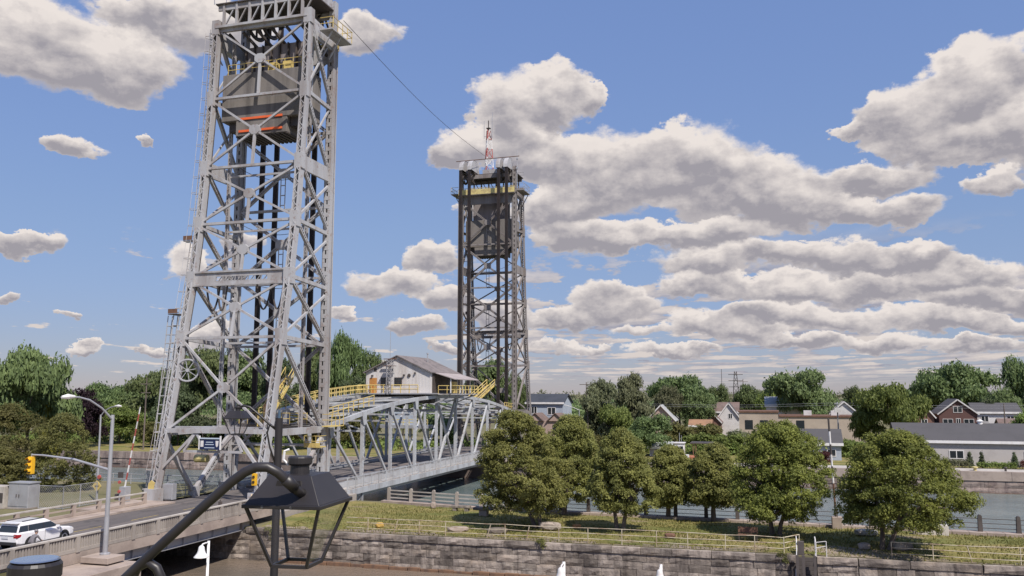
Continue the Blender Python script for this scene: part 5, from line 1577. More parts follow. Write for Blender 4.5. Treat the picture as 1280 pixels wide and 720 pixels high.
m = MB(); m.path([(0, .12, 1.33), (0, .15, 1.38), (0, .17, 1.44), (0, .18, 1.51), (0, .17, 1.57), (0, .15, 1.61)], [.05, .06, .085, .09, .08, .03], 10)
m.path([(0, .25, 1.48), (0, .285, 1.46), (0, .265, 1.44)], [.012, .018, .012], 5); m.box((.09, .16, 1.48), (.02, .04, .06)); m.box((-.09, .16, 1.48), (.02, .04, .06)); m.box((.035, .262, 1.505), (.03, .012, .014)); m.box((-.035, .262, 1.505), (.03, .012, .014)); m.box((0, .262, 1.41), (.05, .012, .012))
m.build('head', SKIN, pe, smooth=True)
m = MB(); m.lathe([(.105, 0), (.108, .05), (.085, .10), (.03, .125)], 12, (0, .155, 1.50)); m.build('helmet', mat('grey_helmet', (.20, .19, .20), .5), pe, smooth=True)
m = MB()
for sx in (-1, 1):
    m.path([(sx * .24, .31, 1.0), (sx * .245, .36, 1.0)], [.036, .03], 6)
    for k in range(4): m.path([(sx * (.21 + k * .02), .35, 1.015), (sx * (.21 + k * .02), .385, 1.0), (sx * (.21 + k * .02), .37, .965 + k * .002)], .009, 5)
    m.path([(sx * .21, .33, .99), (sx * .20, .36, .965), (sx * .205, .375, .95)], .01, 5)
m.build('hands', SKIN, pe)
m = MB()
for sx in (-1, 1):
    m.path([(sx * .1, -.17, .91), (sx * .11, .16 if sx < 0 else .06, .68 if sx < 0 else .55)], [.108, .078], 8); m.path([(sx * .11, .16 if sx < 0 else .06, .68 if sx < 0 else .55), (sx * .1, -.05 if sx < 0 else -.14, .28 if sx < 0 else .18)], [.078, .055], 8)
m.build('trousers', PANT, pe, smooth=True)

# ------------------------------------------------------------------ black gas lamps in the foreground
LAMP_RZ = R(5.6)


def frustum(a, b, z0, z1, t=None):
    m = MB(); P = []
    for s_, z in ((a, z0), (b, z1)): P += [(-s_, -s_, z), (s_, -s_, z), (s_, s_, z), (-s_, s_, z)]
    return m.add(P, [(0, 3, 2, 1), (4, 5, 6, 7), (0, 1, 5, 4), (1, 2, 6, 5), (2, 3, 7, 6), (3, 0, 4, 7)])


def gas_lamp(label, loc, rz):
    """local origin = centre of the lower edge of the hood"""
    t = thing('gas_lamp', label, 'lantern', loc, rz, 'black gas lanterns')
    s_ = .236
    frustum(s_ - .012, .130, .018, .172).build('hood', BLACK, t, bevel=.004)
    m = MB(); m.box((0, 0, .008), (2 * s_, 2 * s_, .022)); m.build('hood_rim', BLACK, t, bevel=.004)
    MB().lathe([(.056, .17), (.054, .218), (.064, .222), (.070, .23), (.070, .262), (.064, .270), (.0, .273)], 24).build('chimney', BLACK, t, smooth=False)
    lo = .105
    for a, b in ((-1, -1), (1, -1), (1, 1), (-1, 1)):
        MB().beam((a * (s_ - .02), b * (s_ - .02), 0), (a * lo, b * lo, -.335), .016, .016, (1, 0, 0)).build('frame_bar', BLACK, t)
    m = MB()
    for a, b, c, d in ((-1, -1, 1, -1), (1, -1, 1, 1), (1, 1, -1, 1), (-1, 1, -1, -1)): m.beam((a * lo, b * lo, -.335), (c * lo, d * lo, -.335), .018, .018)
    m.build('base_frame', BLACK, t)
    for (a, b, c, d) in ((-1, -1, 1, -1), (1, -1, 1, 1), (1, 1, -1, 1), (-1, 1, -1, -1)):
        m = MB(); q = .94
        m.add([(a * (s_ - .022) * q, b * (s_ - .022) * q, -.004), (c * (s_ - .022) * q, d * (s_ - .022) * q, -.004), (c * lo * q, d * lo * q, -.33), (a * lo * q, b * lo * q, -.33)], [(0, 1, 2, 3)])
        m.build('glass_pane', GLASS, t)
    return t


g1 = gas_lamp('big black gas lantern hanging from the thick curved arm in the foreground', (-2.62, 4.47, 8.865), LAMP_RZ)
m = MB(); m.beam((-.095, -.145, .035), (.105, -.145, .035), .006, .012); m.beam((.105, -.145, .035), (.085, -.105, .145), .006, .012, (0, 1, 0))
m.build('mount_plate_edge', GALV, g1)
MB().prism([(-.09, .03), (.10, .03), (.08, .145), (-.06, .145)], 1, -.165, -.10).build('mount_plate', BLACK, g1)
for x, z in ((-.075, .05), (.06, .125), (.03, .045)): MB().lathe([(.012, -.185), (.012, -.16)], 8, (x, 0, z), 'y').build('bolt', GALV, g1)
for x in (-.11, .06): MB().lathe([(.008, -.236), (.008, -.22)], 6, (x, 0, .008), 'y').build('bolt', GALV, g1)
m = MB(); m.path([(-.06, -.02, .22), (-.09, -.03, .25), (-.085, -.03, .30), (-.06, -.02, .31)], .008, 6); m.build('vent_pipe', WHITEPAINT, g1)
ar = thing('lantern_bracket', 'thick black curved bracket arm carrying the nearest gas lantern', 'bracket', (-2.62, 4.30, 8.9))
o_ = Vector((-2.62, 4.30, 8.9))
pts = [(-3.72, 3.93, 8.18), (-3.46, 3.97, 8.43), (-3.2, 4.01, 8.67), (-2.98, 4.05, 8.87), (-2.81, 4.08, 9.02), (-2.74, 4.095, 9.072), (-2.68, 4.11, 9.1), (-2.62, 4.13, 9.1), (-2.57, 4.155, 9.07), (-2.535, 4.20, 9.02), (-2.51, 4.26, 8.965), (-2.50, 4.31, 8.94)]
MB().path([Vector(p) - o_ for p in pts], .027, 16).build('arm_tube', BLACK, ar, smooth=True)
MB().path([Vector(p) - o_ for p in ((-2.545, 4.185, 9.035), (-2.515, 4.245, 8.98))], .033, 12).build('collar', BLACK, ar, smooth=True)
lp = [(-3.385, 4.0, 8.36), (-3.365, 4.0, 8.47), (-3.325, 4.0, 8.555), (-3.265, 4.01, 8.585), (-3.215, 4.02, 8.555), (-3.19, 4.03, 8.50), (-3.185, 4.04, 8.36)]
MB().path([Vector(p) - o_ for p in lp], .026, 10).build('scroll', BLACK, ar, smooth=True)
g3 = gas_lamp('closest gas lantern, only its round chimney cap showing at lower left', (-2.0, 1.99, 9.03 - .273), LAMP_RZ)
MB().lathe([(.062, .2735), (.064, .2755), (.058, .278), (.001, .279)], 24).build('cap_sheen_disc', mat('pale_sky_sheen', (.55, .58, .62), .22, .9), g3)  # added disc: smooth pale blue metal imitates sky reflected on the cap
gas_lamp('smaller gas lantern on the dark post in front of the near tower', (-9.0, 13.18, 9.05), LAMP_RZ).scale = (.80, .80, .80)
lpole = thing('lamp_post', 'dark round lamp post with a curved arm standing behind the nearest lantern', 'lamp post', (-8.33, 13.45, 0))
MB().tube((0, 0, -.1), (0, 0, 9.06), .072, .066, 14).build('post', BLACKM, lpole, smooth=True)
MB().tube((0, 0, 9.06), (0, 0, 9.2), .03, .02, 8).build('finial', mat('blue_grey_cap', (.06, .10, .15), .5), lpole)
MB().path([(0, 0, 8.82), (-.15, -.06, 8.95), (-.33, -.13, 9.12), (-.48, -.19, 9.25), (-.58, -.23, 9.28), (-.66, -.26, 9.24)], .022, 8).build('lamp_arm', BLACK, lpole, smooth=True)
MB().path([(-.03, -.05, 8.3), (-.12, -.08, 8.55), (-.17, -.1, 8.8), (-.13, -.09, 8.95), (-.05, -.06, 8.9)], .016, 8).build('scroll', BLACK, lpole, smooth=True)
MB().path([(-.66, -.26, 9.30), (-.67, -.265, 9.20)], .03, 8).build('collar', BLACK, lpole)


def bell_lamp(label, loc):
    t = thing('bell_lamp', label, 'lamp', loc, 0, 'white bell lamps on the promenade')
    z = loc[2]
    MB().tube((0, 0, -z - .1), (0, 0, .03), .04, .032, 10).build('post', WHITEPAINT, t, smooth=True)
    MB().path([(0, 0, -.02), (0, -.1, .0), (0, -.22, -.01), (0, -.26, -.04)], .018, 8).build('hook', WHITEPAINT, t, smooth=True)
    MB().lathe([(.0, -.03), (.035, -.035), (.065, -.07), (.075, -.13), (.095, -.20), (.135, -.255), (.168, -.29), (.17, -.305), (.0, -.30)], 20, (0, -.26, 0)).build('bell', WHITEPAINT, t, smooth=True)
    MB().lathe([(.025, -.295), (.025, -.335), (.01, -.35)], 8, (0, -.26, 0)).build('clapper', REDPAINT, t)


bell_lamp('white bell shaped lamp on a slim post below the thick black arm', (-12.85, 17.85, 5.98))
bell_lamp('white bell shaped lamp in front of the wall, left of the tree with twin trunks', (-4.15, 17.7, 6.0))
bell_lamp('white bell shaped lamp at the bottom edge, right of the twin trunk tree', (-2.55, 21.0, 5.42))

# ------------------------------------------------------------------ stones, benches and blocks on the lawn


def boulder(name, label, cat, u, v, s, seed, m=STONE, group=None):
    r = random.Random(seed); b = bmesh.new(); bmesh.ops.create_icosphere(b, subdivisions=2, radius=.5)
    for q in b.verts:
        q.co.x = max(-.42, min(.42, q.co.x * r.uniform(.9, 1.1))); q.co.y = max(-.42, min(.42, q.co.y * r.uniform(.9, 1.1))); q.co.z = max(-.4, min(.36, q.co.z * r.uniform(.85, 1.15)))
    me = bpy.data.meshes.new(name); b.to_mesh(me); b.free(); me.materials.append(m)
    o = bpy.data.objects.new(name, me); col.objects.link(o); o.location = (u, v, lawn_z(u, v) + s[2] * .36); o.scale = s; o.rotation_euler = (0, 0, r.uniform(0, .6))
    tag(o, label, cat, group)


def stone_bench(label, u, v, L, m=STONE):
    t = thing('stone_bench', label, 'bench', (u, v, lawn_z(u, v)), rnd.uniform(-.1, .1))
    MB().box((0, 0, .42), (L, .6, .22)).build('seat', m, t, bevel=.04)
    for x in (-L * .32, L * .32): MB().box((x, 0, .15), (.35, .5, .36)).build('leg', m, t, bevel=.03)


stone_bench('stone bench by the canal fence nearest the bridge', -26.2, 72.2, 1.7)
t = thing('stone_table', 'stone slab table on a block foot left of the leftmost tree', 'table', (-23.2, 69.6, lawn_z(-23.2, 69.6)))
MB().box((0, 0, .62), (1.7, .9, .22)).build('top', STONE, t, bevel=.05); MB().box((0, 0, .25), (.7, .6, .55)).build('foot', CONCPINK, t, bevel=.04)
boulder('boulder', 'pinkish flat boulder behind the leaning railing post', 'boulder', -22.7, 61.9, (1.9, .8, .55), 1, CONCPINK)
boulder('boulder', 'low grey boulder right of the leaning railing post', 'boulder', -19.6, 62.0, (1.8, .8, .6), 2)
boulder('boulder', 'large grey boulder beside the trunk of the leftmost tree', 'boulder', -16.1, 64.2, (2.0, .9, .8), 3)
boulder('boulder', 'small orange brown rock on the lawn left of the twin trunk tree', 'boulder', -14.3, 65.4, (.8, .6, .4), 4, mat('orange_rock', (.42, .20, .08), .9))
boulder('boulder', 'small yellow stained rock behind the left end of the pipe railing', 'boulder', -29.3, 62.2, (.75, .5, .5), 5, mat('yellow_rock', (.50, .32, .09), .9))
boulder('boulder', 'pale block of stone against the foot of the fence post', 'boulder', -29.3, 73.4, (.6, .6, .8), 6, CONCPINK)
boulder('boulder', 'dark brown rock in front of the fourth tree', 'boulder', -7.0, 63.2, (.9, .6, .5), 7, RUST)
boulder('boulder', 'grey boulder beside the trunk of the rightmost tree', 'boulder', 8.3, 62.9, (1.5, .8, .7), 8)
boulder('boulder', 'pale grey boulder under the left side of the rightmost tree', 'boulder', 6.6, 68.2, (1.9, 1.0, .6), 9, CONCLIGHT)
boulder('boulder', 'small grey rock left of the rightmost trunk', 'boulder', 5.9, 62.6, (.9, .7, .6), 10, CONCPINK)
t = thing('park_bench', 'dark brown park bench left of the dense tree by the wall steps', 'bench', (-1.6, 63.6, lawn_z(-1.6, 63.6)))
MB().box((0, 0, .42), (1.35, .45, .06)).build('seat', RUST, t); MB().box((0, .24, .72), (1.35, .06, .4)).build('backrest', RUST, t)
for x in (-.6, .6): MB().box((x, 0, .2), (.07, .42, .4)).build('leg', DARKSTEEL, t)
t = thing('concrete_bench', 'white concrete block bench right of the rightmost tree', 'bench', (11.3, 70.4, lawn_z(11.3, 70.4)))
MB().b2((-.75, -.35, .0), (1.1, .35, .78)).build('seat_block', mat('white_concrete', (.55, .51, .47), .8, 0, (.4, .36, .33), 1, .5), t, bevel=.04); MB().b2((-1.25, -.3, .0), (-.78, .3, .5)).build('end_block', CONC, t, bevel=.03)

# ------------------------------------------------------------------ trees
# far and left bank: u, v, ground z, height, crown radius, foliage, shape
TREES = [
    (-78.7, 76.0, -0.10, 15.1, 5.3, 'maple', 0, 'broad spreading tree with airy crown at the far left edge'),
    (-75.9, 71.0, -0.10, 8.5, 3.5, 'shrub', 1, 'olive green bushy tree behind the dark fronted cabinet'),
    (-67.3, 69.5, -0.10, 7.6, 3.2, 'shrub', 1, 'rounded olive bush right behind the tall grey cabinet'),
    (-71.7, 66.5, -0.10, 4.3, 2.2, 'shrub', 1, 'low bush at the left frame edge beside the cabinets'),
    (-77.1, 77.2, -0.10, 8.1, 2.0, 'gold', 2, 'yellow green tree glowing between the left bushes'),
    (-124.5, 133.0, -0.70, 10.7, 4.6, 'purple', 1, 'dark purple tree behind the street lamp arms'),
    (-156.2, 172.0, -0.70, 13.8, 6.6, 'maple', 0, 'green tree behind the purple tree on the far bank'),
    (-150.8, 178.0, -0.70, 12.9, 6.0, 'maple', 2, 'reddish green tree behind the upright barrier arm'),
    (-127.4, 146.0, -0.70, 7.8, 6.2, 'lime', 1, 'bright green tree right of the purple tree on the far bank'),
    (-130.3, 162.0, -0.70, 15.8, 5.7, 'maple', 0, 'green tree showing just left of the left tower leg'),
    (-113.3, 152.0, -0.70, 21.4, 7.6, 'maple', 0, 'tall full tree behind the left half of the nearer tower'),
    (-104.2, 156.0, -0.70, 19.1, 6.7, 'maple', 2, 'dark tree behind the centre of the nearer tower'),
    (-110.9, 143.0, -0.70, 12.3, 5.0, 'conifer', 1, 'dark evergreen behind the spoked wheel of the nearer tower'),
    (-92.2, 150.0, -0.70, 16.5, 5.4, 'conifer', 2, 'dark tree behind the yellow stair of the nearer tower'),
    (-98.3, 172.0, -0.70, 20.9, 5.0, 'maple', 2, 'tree behind the right vertical leg of the nearer tower'),
    (-88.3, 166.0, -0.70, 23.9, 4.0, 'maple', 0, 'tall tree just right of the nearer tower'),
    (-86.8, 178.0, -0.70, 19.2, 4.4, 'maple', 1, 'round tree between the nearer tower and the machinery house'),
    (-81.4, 160.0, -0.70, 13.4, 4.3, 'conifer', 2, 'dark tree low between the nearer tower and the white house gable'),
    (-83.8, 190.0, -0.70, 15.8, 5.0, 'maple', 1, 'tree hidden behind the white machinery house'),
    (-55.5, 170.0, -0.70, 18.8, 5.5, 'maple', 0, 'tree seen through the legs of the farther tower'),
    (-51.5, 176.0, -0.70, 14.2, 2.7, 'maple', 1, 'small tree behind the right leg of the farther tower'),
    (-96.0, 141.0, -0.70, 10.1, 6.1, 'maple', 1, 'low dark bush behind the portal of the nearer tower'),
    (-112.3, 137.0, -0.70, 4.7, 3.3, 'shrub', 1, 'low bush on the far bank left of the left tower leg'),
    (-101.0, 139.0, -0.70, 5.6, 4.5, 'conifer', 1, 'dark bush on the far bank behind the portal sign'),
    (-80.8, 140.0, -0.70, 8.9, 4.4, 'shrub', 1, 'bush on the far bank behind the right tower leg'),
    (-74.1, 146.0, -0.70, 6.7, 4.5, 'shrub', 1, 'bush seen through the first truss panels'),
    (-61.0, 160.0, -0.70, 5.7, 4.8, 'maple', 1, 'bush seen through the far end of the truss'),
    (-28.6, 150.0, -0.70, 12.2, 4.0, 'grey', 2, 'grey green tree right of the lamp post on the far bank'),
    (-23.5, 156.0, -0.70, 13.8, 3.3, 'grey', 2, 'tall wispy grey green tree left of the pale gabled house'),
    (-25.1, 146.0, -0.70, 7.9, 3.6, 'lime', 1, 'bright low tree below the wispy grey green tree'),
    (-18.2, 142.0, -0.70, 6.5, 3.9, 'maple', 1, 'dark bushy tree below the pale gabled house'),
    (-20.9, 216.0, -0.70, 15.0, 7.2, 'maple', 0, 'large dark tree behind the pale gabled house'),
    (-22.4, 207.0, -0.70, 11.8, 3.4, 'grey', 1, 'pale grey green tree directly behind the gabled roof'),
    (-15.2, 206.0, -0.70, 10.1, 3.8, 'maple', 1, 'dark tree right of the pale gabled house'),
    (-13.0, 245.0, -0.70, 12.1, 3.8, 'maple', 1, 'tree left of the far power pylon'),
    (-4.7, 250.0, -0.70, 12.3, 4.5, 'maple', 1, 'tree right of the far power pylon'),
    (0.9, 240.0, -0.70, 12.6, 4.7, 'lime', 1, 'lighter tree left of the big round tree'),
    (9.2, 214.0, -0.70, 17.1, 7.6, 'maple', 0, 'big round dark tree above the long beige building'),
    (20.6, 228.0, -0.70, 11.5, 3.2, 'maple', 1, 'small tree right of the big round tree'),
    (20.7, 162.0, -0.70, 12.2, 4.9, 'lime', 0, 'bright green tree behind the rightmost island tree'),
    (17.3, 166.0, -0.70, 8.3, 2.6, 'lime', 1, 'bright bush at the end of the long beige building'),
    (36.0, 228.0, -0.70, 12.8, 4.7, 'maple', 1, 'tree left of the wide crown above the brown house'),
    (41.1, 218.0, -0.70, 17.6, 8.1, 'maple', 0, 'wide domed tree above the brown house'),
    (43.6, 196.0, -0.70, 8.8, 2.1, 'conifer', 2, 'narrow dark evergreen right of the brown house'),
    (52.9, 210.0, -0.70, 17.4, 4.5, 'maple', 1, 'tall dark tree at the right frame edge'),
    (47.2, 202.0, -0.70, 10.9, 4.0, 'maple', 1, 'tree behind the white sided house'),
    (43.8, 170.0, -0.70, 7.6, 2.8, 'lime', 1, 'bright bush at the right frame edge above the long grey roof'),
    (-7.5, 150.0, -0.70, 3.7, 4.1, 'lime', 3, 'bright green reed bank behind the boat canopy'),
    (-13.1, 164.0, -0.70, 4.9, 4.2, 'shrub', 3, 'bushes below the cluster of brown houses'),
    (-1.5, 153.0, -0.70, 4.1, 4.1, 'grey', 3, 'bushes in front of the beige building'),
    (3.4, 156.0, -0.70, 4.5, 3.0, 'shrub', 3, 'bushes left of the small grey house'),
    (12.6, 149.0, -0.70, 2.9, 2.3, 'lime', 3, 'bright bush right of the small grey house'),
    (-32.6, 140.0, -0.70, 3.8, 5.3, 'shrub', 3, 'bushes on the far bank beneath the blue grey house'),
    (6.6, 132.0, -0.70, 2.1, 1.6, 'red', 3, 'reddish bush in front of the small grey house'),
]
ISLAND = [
    (-17.20, 64.90, -1.86, 8.21, 0.32, 3.72, 'cedar', 'leftmost and largest tree on the island, beside the grey boulder'),
    (-17.08, 73.00, 0.72, 7.52, 0.31, 3.05, 'cedar', 'tree close behind the leftmost island tree by the fence'),
    (-10.90, 64.90, 0.20, 6.69, 0.52, 2.60, 'cedar', 'island tree with pale twin trunks'),
    (-8.30, 73.90, 0.33, 5.15, 0.10, 2.17, 'cedar', 'smaller island tree right of the twin trunk tree by the fence'),
    (-4.50, 73.00, 0.16, 5.26, 0.34, 2.51, 'cedar', 'small island tree left of the dense tree by the wall steps'),
    (0.30, 66.20, 0.41, 7.48, 0.34, 3.87, 'cedarg', 'dense dark island tree beside the wall steps'),
    (7.20, 62.90, 1.08, 6.95, 0.59, 4.41, 'cedarg', 'rightmost and greenest island tree with leaning trunk'),
]


def crown(name, lobes, n, size, seed, m, trunk_bias=0.9):
    """leaf clumps: many small bent faces spread over and inside the lobes (centre, radii)"""
    g_ = np.random.default_rng(seed)
    C = np.array([l[0] for l in lobes], float); Rr = np.array([l[1] for l in lobes], float)
    w_ = (Rr[:, 0] * Rr[:, 2]); w_ = w_ / w_.sum()
    nt = max(1, n // 5)                                   # twigs of five leaves
    li = g_.choice(len(lobes), nt, p=w_)
    d = g_.normal(size=(nt, 3)); d /= np.linalg.norm(d, axis=1)[:, None]
    d[:, 2] = np.where(d[:, 2] < -.5, -d[:, 2] * .6, d[:, 2])
    rad = 1.0 - .5 * g_.random(nt) ** 1.7
    rad *= 1 + .10 * np.sin(d[:, 0] * 9 + li) * np.sin(d[:, 1] * 8 + 2 * li) * np.sin(d[:, 2] * 7 + li)
    tw = C[li] + d * Rr[li] * rad[:, None]
    tw = np.repeat(tw, 5, 0); d = np.repeat(d, 5, 0)
    N = len(tw)
    p = tw + g_.normal(0, size * .75, (N, 3))
    nrm = d * .9 + g_.normal(0, .75, (N, 3)) + np.array([.22, -.2, .5]); nrm /= np.linalg.norm(nrm, axis=1)[:, None]
    a = np.cross(nrm, g_.normal(size=(N, 3))); a /= np.linalg.norm(a, axis=1)[:, None] + 1e-9
    b = np.cross(nrm, a)
    s = size * g_.uniform(.55, 1.25, N)[:, None]
    q = np.empty((N, 4, 3))
    q[:, 0] = p - a * s; q[:, 1] = p - b * s * .55 + nrm * s * .15; q[:, 2] = p + a * s; q[:, 3] = p + b * s * .55 + nrm * s * .15
    return np_mesh(name, q.reshape(-1, 3), np.arange(N * 4).reshape(N, 4), m)


def limbs(h0, tips, r0, seed, n=6, base=None):
    r = random.Random(seed); m = MB(); top = Vector((0, 0, h0)) if base is None else Vector(base)
    m.path([(0, 0, -.3), (top.x * .4 + r.uniform(-.05, .05) * h0, top.y * .4, h0 * .5), tuple(top)], [r0 * 1.25, r0, r0 * .75], 8)
    for t_ in tips:
        t_ = Vector(t_); mid = top.lerp(t_, .5) + Vector((r.uniform(-.1, .1), r.uniform(-.1, .1), .12)) * (t_ - top).length
        m.path([top - Vector((0, 0, .1 * h0)), mid, t_], [r0 * .6, r0 * .35, r0 * .12], 5)
    return m


def unit_lobes(shape, seed):
    """lobes of a crown of radius 1 and total height 1 (trunk foot at 0)"""
    r = random.Random(seed); L = []
    if shape == 0:      # broad dome
        for k in range(26):
            a = r.uniform(0, 6.28); e = r.random(); rr = .74 * math.sqrt(1 - (1 - e) ** 2) if False else r.uniform(.1, .74)
            z = .40 + .46 * r.random() * (1 - .45 * rr)
            L.append(((rr * math.cos(a), rr * math.sin(a), z), (r.uniform(.22, .36), r.uniform(.22, .36), r.uniform(.08, .14))))
    elif shape == 1:    # round and full to low down
        for k in range(22):
            a = r.uniform(0, 6.28); t = r.random(); z = .16 + .70 * t; rr = r.uniform(.2, .72) * math.sin(math.pi * min(.93, .12 + .88 * t)) ** .6
            L.append(((rr * math.cos(a), rr * math.sin(a), z), (r.uniform(.24, .38), r.uniform(.24, .38), r.uniform(.11, .17))))
    elif shape == 2:    # upright, ragged
        for k in range(24):
            a = r.uniform(0, 6.28); t = r.random(); z = .22 + .70 * t; rr = r.uniform(.1, .78) * (1 - .55 * t)
            L.append(((rr * math.cos(a), rr * math.sin(a), z), (r.uniform(.18, .30), r.uniform(.18, .30), r.uniform(.08, .15))))
    else:               # low bank of shrubs
        for k in range(20):
            L.append(((r.uniform(-.85, .85), r.uniform(-.5, .5), r.uniform(.15, .72)), (r.uniform(.2, .34), r.uniform(.2, .3), r.uniform(.16, .26))))
    return L


UNIT = {}
VAR = {}


def unit_crown(shape, ty):
    k = VAR.get((shape, ty), 0); VAR[(shape, ty)] = k + 1
    key = (shape, ty, k % 2)
    if key not in UNIT:
        UNIT[key] = crown('crown', unit_lobes(shape, 11 + shape * 7 + (k % 2)), {0: 20000, 1: 17000, 2: 15000, 3: 9000}[shape], .031 if shape < 3 else .045, 5 + shape + 13 * (k % 2), LEAF[ty])
    return UNIT[key]


TRUNKS = [limbs(.38, [(.4, .1, .6), (-.35, .3, .62), (.1, -.4, .66), (-.15, .1, .8), (.2, .2, .75)], .035, 3 + i).mesh('trunk', TRUNK) for i in range(2)]
def egg_lobes(cx, r_, H0, H1, seed):
    """many small clumps set on and inside an uneven egg"""
    r = random.Random(seed); L = []; n = int(90 + 46 * r_); big = [(r.uniform(0, 6.28), r.random(), r.uniform(.15, .42)) for _ in range(11)]
    for k in range(n):
        tt = r.random(); a = r.uniform(0, 6.28)
        prof = math.sin(math.pi * min(.985, .17 + .80 * tt ** .92)) ** .55 * (1.0 - .12 * tt)
        bump = 1 + sum(w * math.exp(-((tt - t0) / .13) ** 2 - (((a - a0 + 3.14) % 6.28 - 3.14) / .5) ** 2) for a0, t0, w in big) - .12
        sh = r.uniform(.70, 1.0) if r.random() < .78 else r.uniform(.1, .7)
        s_ = r.uniform(.40, .74) * (r_ / 3.2) ** .4
        rr = max(0, r_ * 1.04 * prof * bump - s_ * .55) * sh
        z = H0 + s_ * .4 + (H1 - H0 - s_ * .9) * tt
        L.append(((cx * min(1, .4 + tt) + rr * math.cos(a), rr * math.sin(a), z), (s_, s_, s_ * r.uniform(.65, .95))))
    return L


for i, (u, v, gz, h, r_, ty, sh, lab) in enumerate(TREES):
    nm, ct = ('shrub', 'shrub') if (sh == 3 or ty == 'shrub') else ('tree', 'tree')
    t = thing(nm, lab, ct, (u, v, gz), 0)
    if ty == 'shrub' and gz > -.5:
        place('crown', crown('crown', egg_lobes(0, r_, -.3, h, 140 + i), 30000, .09, 170 + i, LEAF[ty]), t); continue
    place('crown', unit_crown(sh, ty), t, (0, 0, 0), (0, 0, rnd.uniform(-.5, .5) if sh == 3 else rnd.uniform(0, 6.28)), (r_ * (1.02 if gz > -.5 else 1.6 if sh == 2 else 1.32),) * 2 + (h * (.98 if sh == 2 else 1.05),))
    if sh != 3: place('trunk', TRUNKS[i % 2], t, (0, 0, 0), (0, 0, rnd.uniform(0, 6.28)), (r_, r_, h))

for i, (u, v, cx, zt, zb, r_, ty, lab) in enumerate(ISLAND):
    gz = lawn_z(u, v); t = thing('cedar_tree', lab, 'tree', (u, v, gz), 0)
    H0 = zb - gz; H1 = zt - gz
    L = egg_lobes(cx, r_, H0 - .15, H1, 40 + i)
    me = crown('crown', L, int(40000 + 15000 * r_), .078, 70 + i, LEAF[ty])
    place('crown', me, t)
    tips = [L[k][0] for k in range(0, 80, 10)]
    forks = [(.0, 0)] if i not in (2, 5, 6, 0) else [(-.18, .05), (.2, -.05)]
    for fx, fy in forks:
        m = limbs(H0 + .5, tips, .15 if len(forks) > 1 else .19, 9 + i, base=(fx * 2 + cx * .35, fy, H0 + .7))
        m.v = [(x + fx, y + fy, z) for x, y, z in m.v]
        m.build('trunk', TRUNK, t)

# a far wood that reads as one mass
g_ = np.random.default_rng(5); L = []
for k in range(420):
    L.append(((g_.uniform(-620, 420), g_.uniform(420, 640), g_.uniform(2, 7)), (g_.uniform(7, 14), g_.uniform(6, 9), g_.uniform(4.0, 6.6))))
o = bpy.data.objects.new('distant_woods', crown('distant_woods', L, 90000, .8, 8, LEAF['grey'])); col.objects.link(o); o.location = (0, 0, ZB)
tag(o, 'low line of distant woods along the horizon', kind='stuff')
L = []
for k in range(260):
    L.append(((g_.uniform(-330, 240), g_.uniform(255, 400), g_.uniform(1.5, 5.5)), (g_.uniform(5, 10), g_.uniform(5, 8), g_.uniform(2.6, 4.6))))
o = bpy.data.objects.new('distant_woods', crown('distant_woods', L, 90000, .55, 9, LEAF['maple'])); col.objects.link(o); o.location = (0, 0, ZB)
tag(o, 'dark belt of town trees behind the far bank houses', kind='stuff')
L = []
for k in range(150):
    L.append(((g_.uniform(-160, 60), g_.uniform(144, 160), g_.uniform(.1, .7)), (g_.uniform(2, 5), g_.uniform(2, 4), g_.uniform(.7, 1.6))))
o = bpy.data.objects.new('bank_undergrowth', crown('bank_undergrowth', L, 30000, .28, 10, LEAF['lime'])); col.objects.link(o); o.location = (0, 0, ZB)
tag(o, 'bright rough undergrowth covering the far bank', kind='stuff')

# weeds growing from the front wall
for i, (u, z, s, lab) in enumerate(((-15.6, ZI + .0, .35, 'tuft of weeds growing on the coping below the orange rock'), (-37.3, -1.3, .7, 'bush of weeds at the corner of the bridge abutment'), (.6, -1.1, .35, 'tuft of weeds on the coping left of the wall steps'))):
    me = crown('weed', [((0, 0, .1), (s, .25, s * .8)), ((s * .5, 0, -.2), (s * .6, .2, s * .7))], 420, .06, 30 + i, LEAF['shrub'])
    o = bpy.data.objects.new('weed', me); col.objects.link(o); o.location = (u, WALL_V - .1, z); tag(o, lab, 'weeds')

# ------------------------------------------------------------------ far bank houses and sheds
PALE = mat('pale_grey_siding', (.43, .40, .39), .8, 0, (.36, .33, .32), .6, .6)
WSID = mat('white_house_siding', (.60, .58, .57), .8, 0, (.45, .42, .41), .7, .6)
BEIGE = mat('beige_block_wall', (.42, .35, .28), .9, 0, (.33, .27, .22), .25, .7)
BRICK = mat('dark_red_brick', (.115, .062, .055), .9, 0, (.11, .055, .05), 1.2, .7)
BROWNW = mat('brown_house_wall', (.20, .11, .085), .9, 0, (.14, .08, .065), .9, .7)
PINKW = mat('pinkish_house_wall', (.42, .31, .27), .9, 0, (.33, .24, .21), .9, .7)
BLUEW = mat('blue_grey_siding', (.36, .40, .46), .8, 0, (.28, .31, .36), .8, .6)
SLATE = mat('dark_grey_shingles', (.08, .076, .08), .9, 0, (.07, .067, .07), .5, .7)
SLATEB = mat('dark_blue_shingles', (.05, .055, .07), .9, 0, (.035, .04, .05), .5, .7)
TAN = mat('tan_brown_shingles', (.30, .17, .10), .9, 0, (.20, .12, .08), .8, .7)
BRSH = mat('brown_shingles', (.17, .12, .105), .9, 0, (.11, .08, .07), .8, .7)
METROOF = mat('pale_metal_roof', (.36, .37, .38), .6, 0)


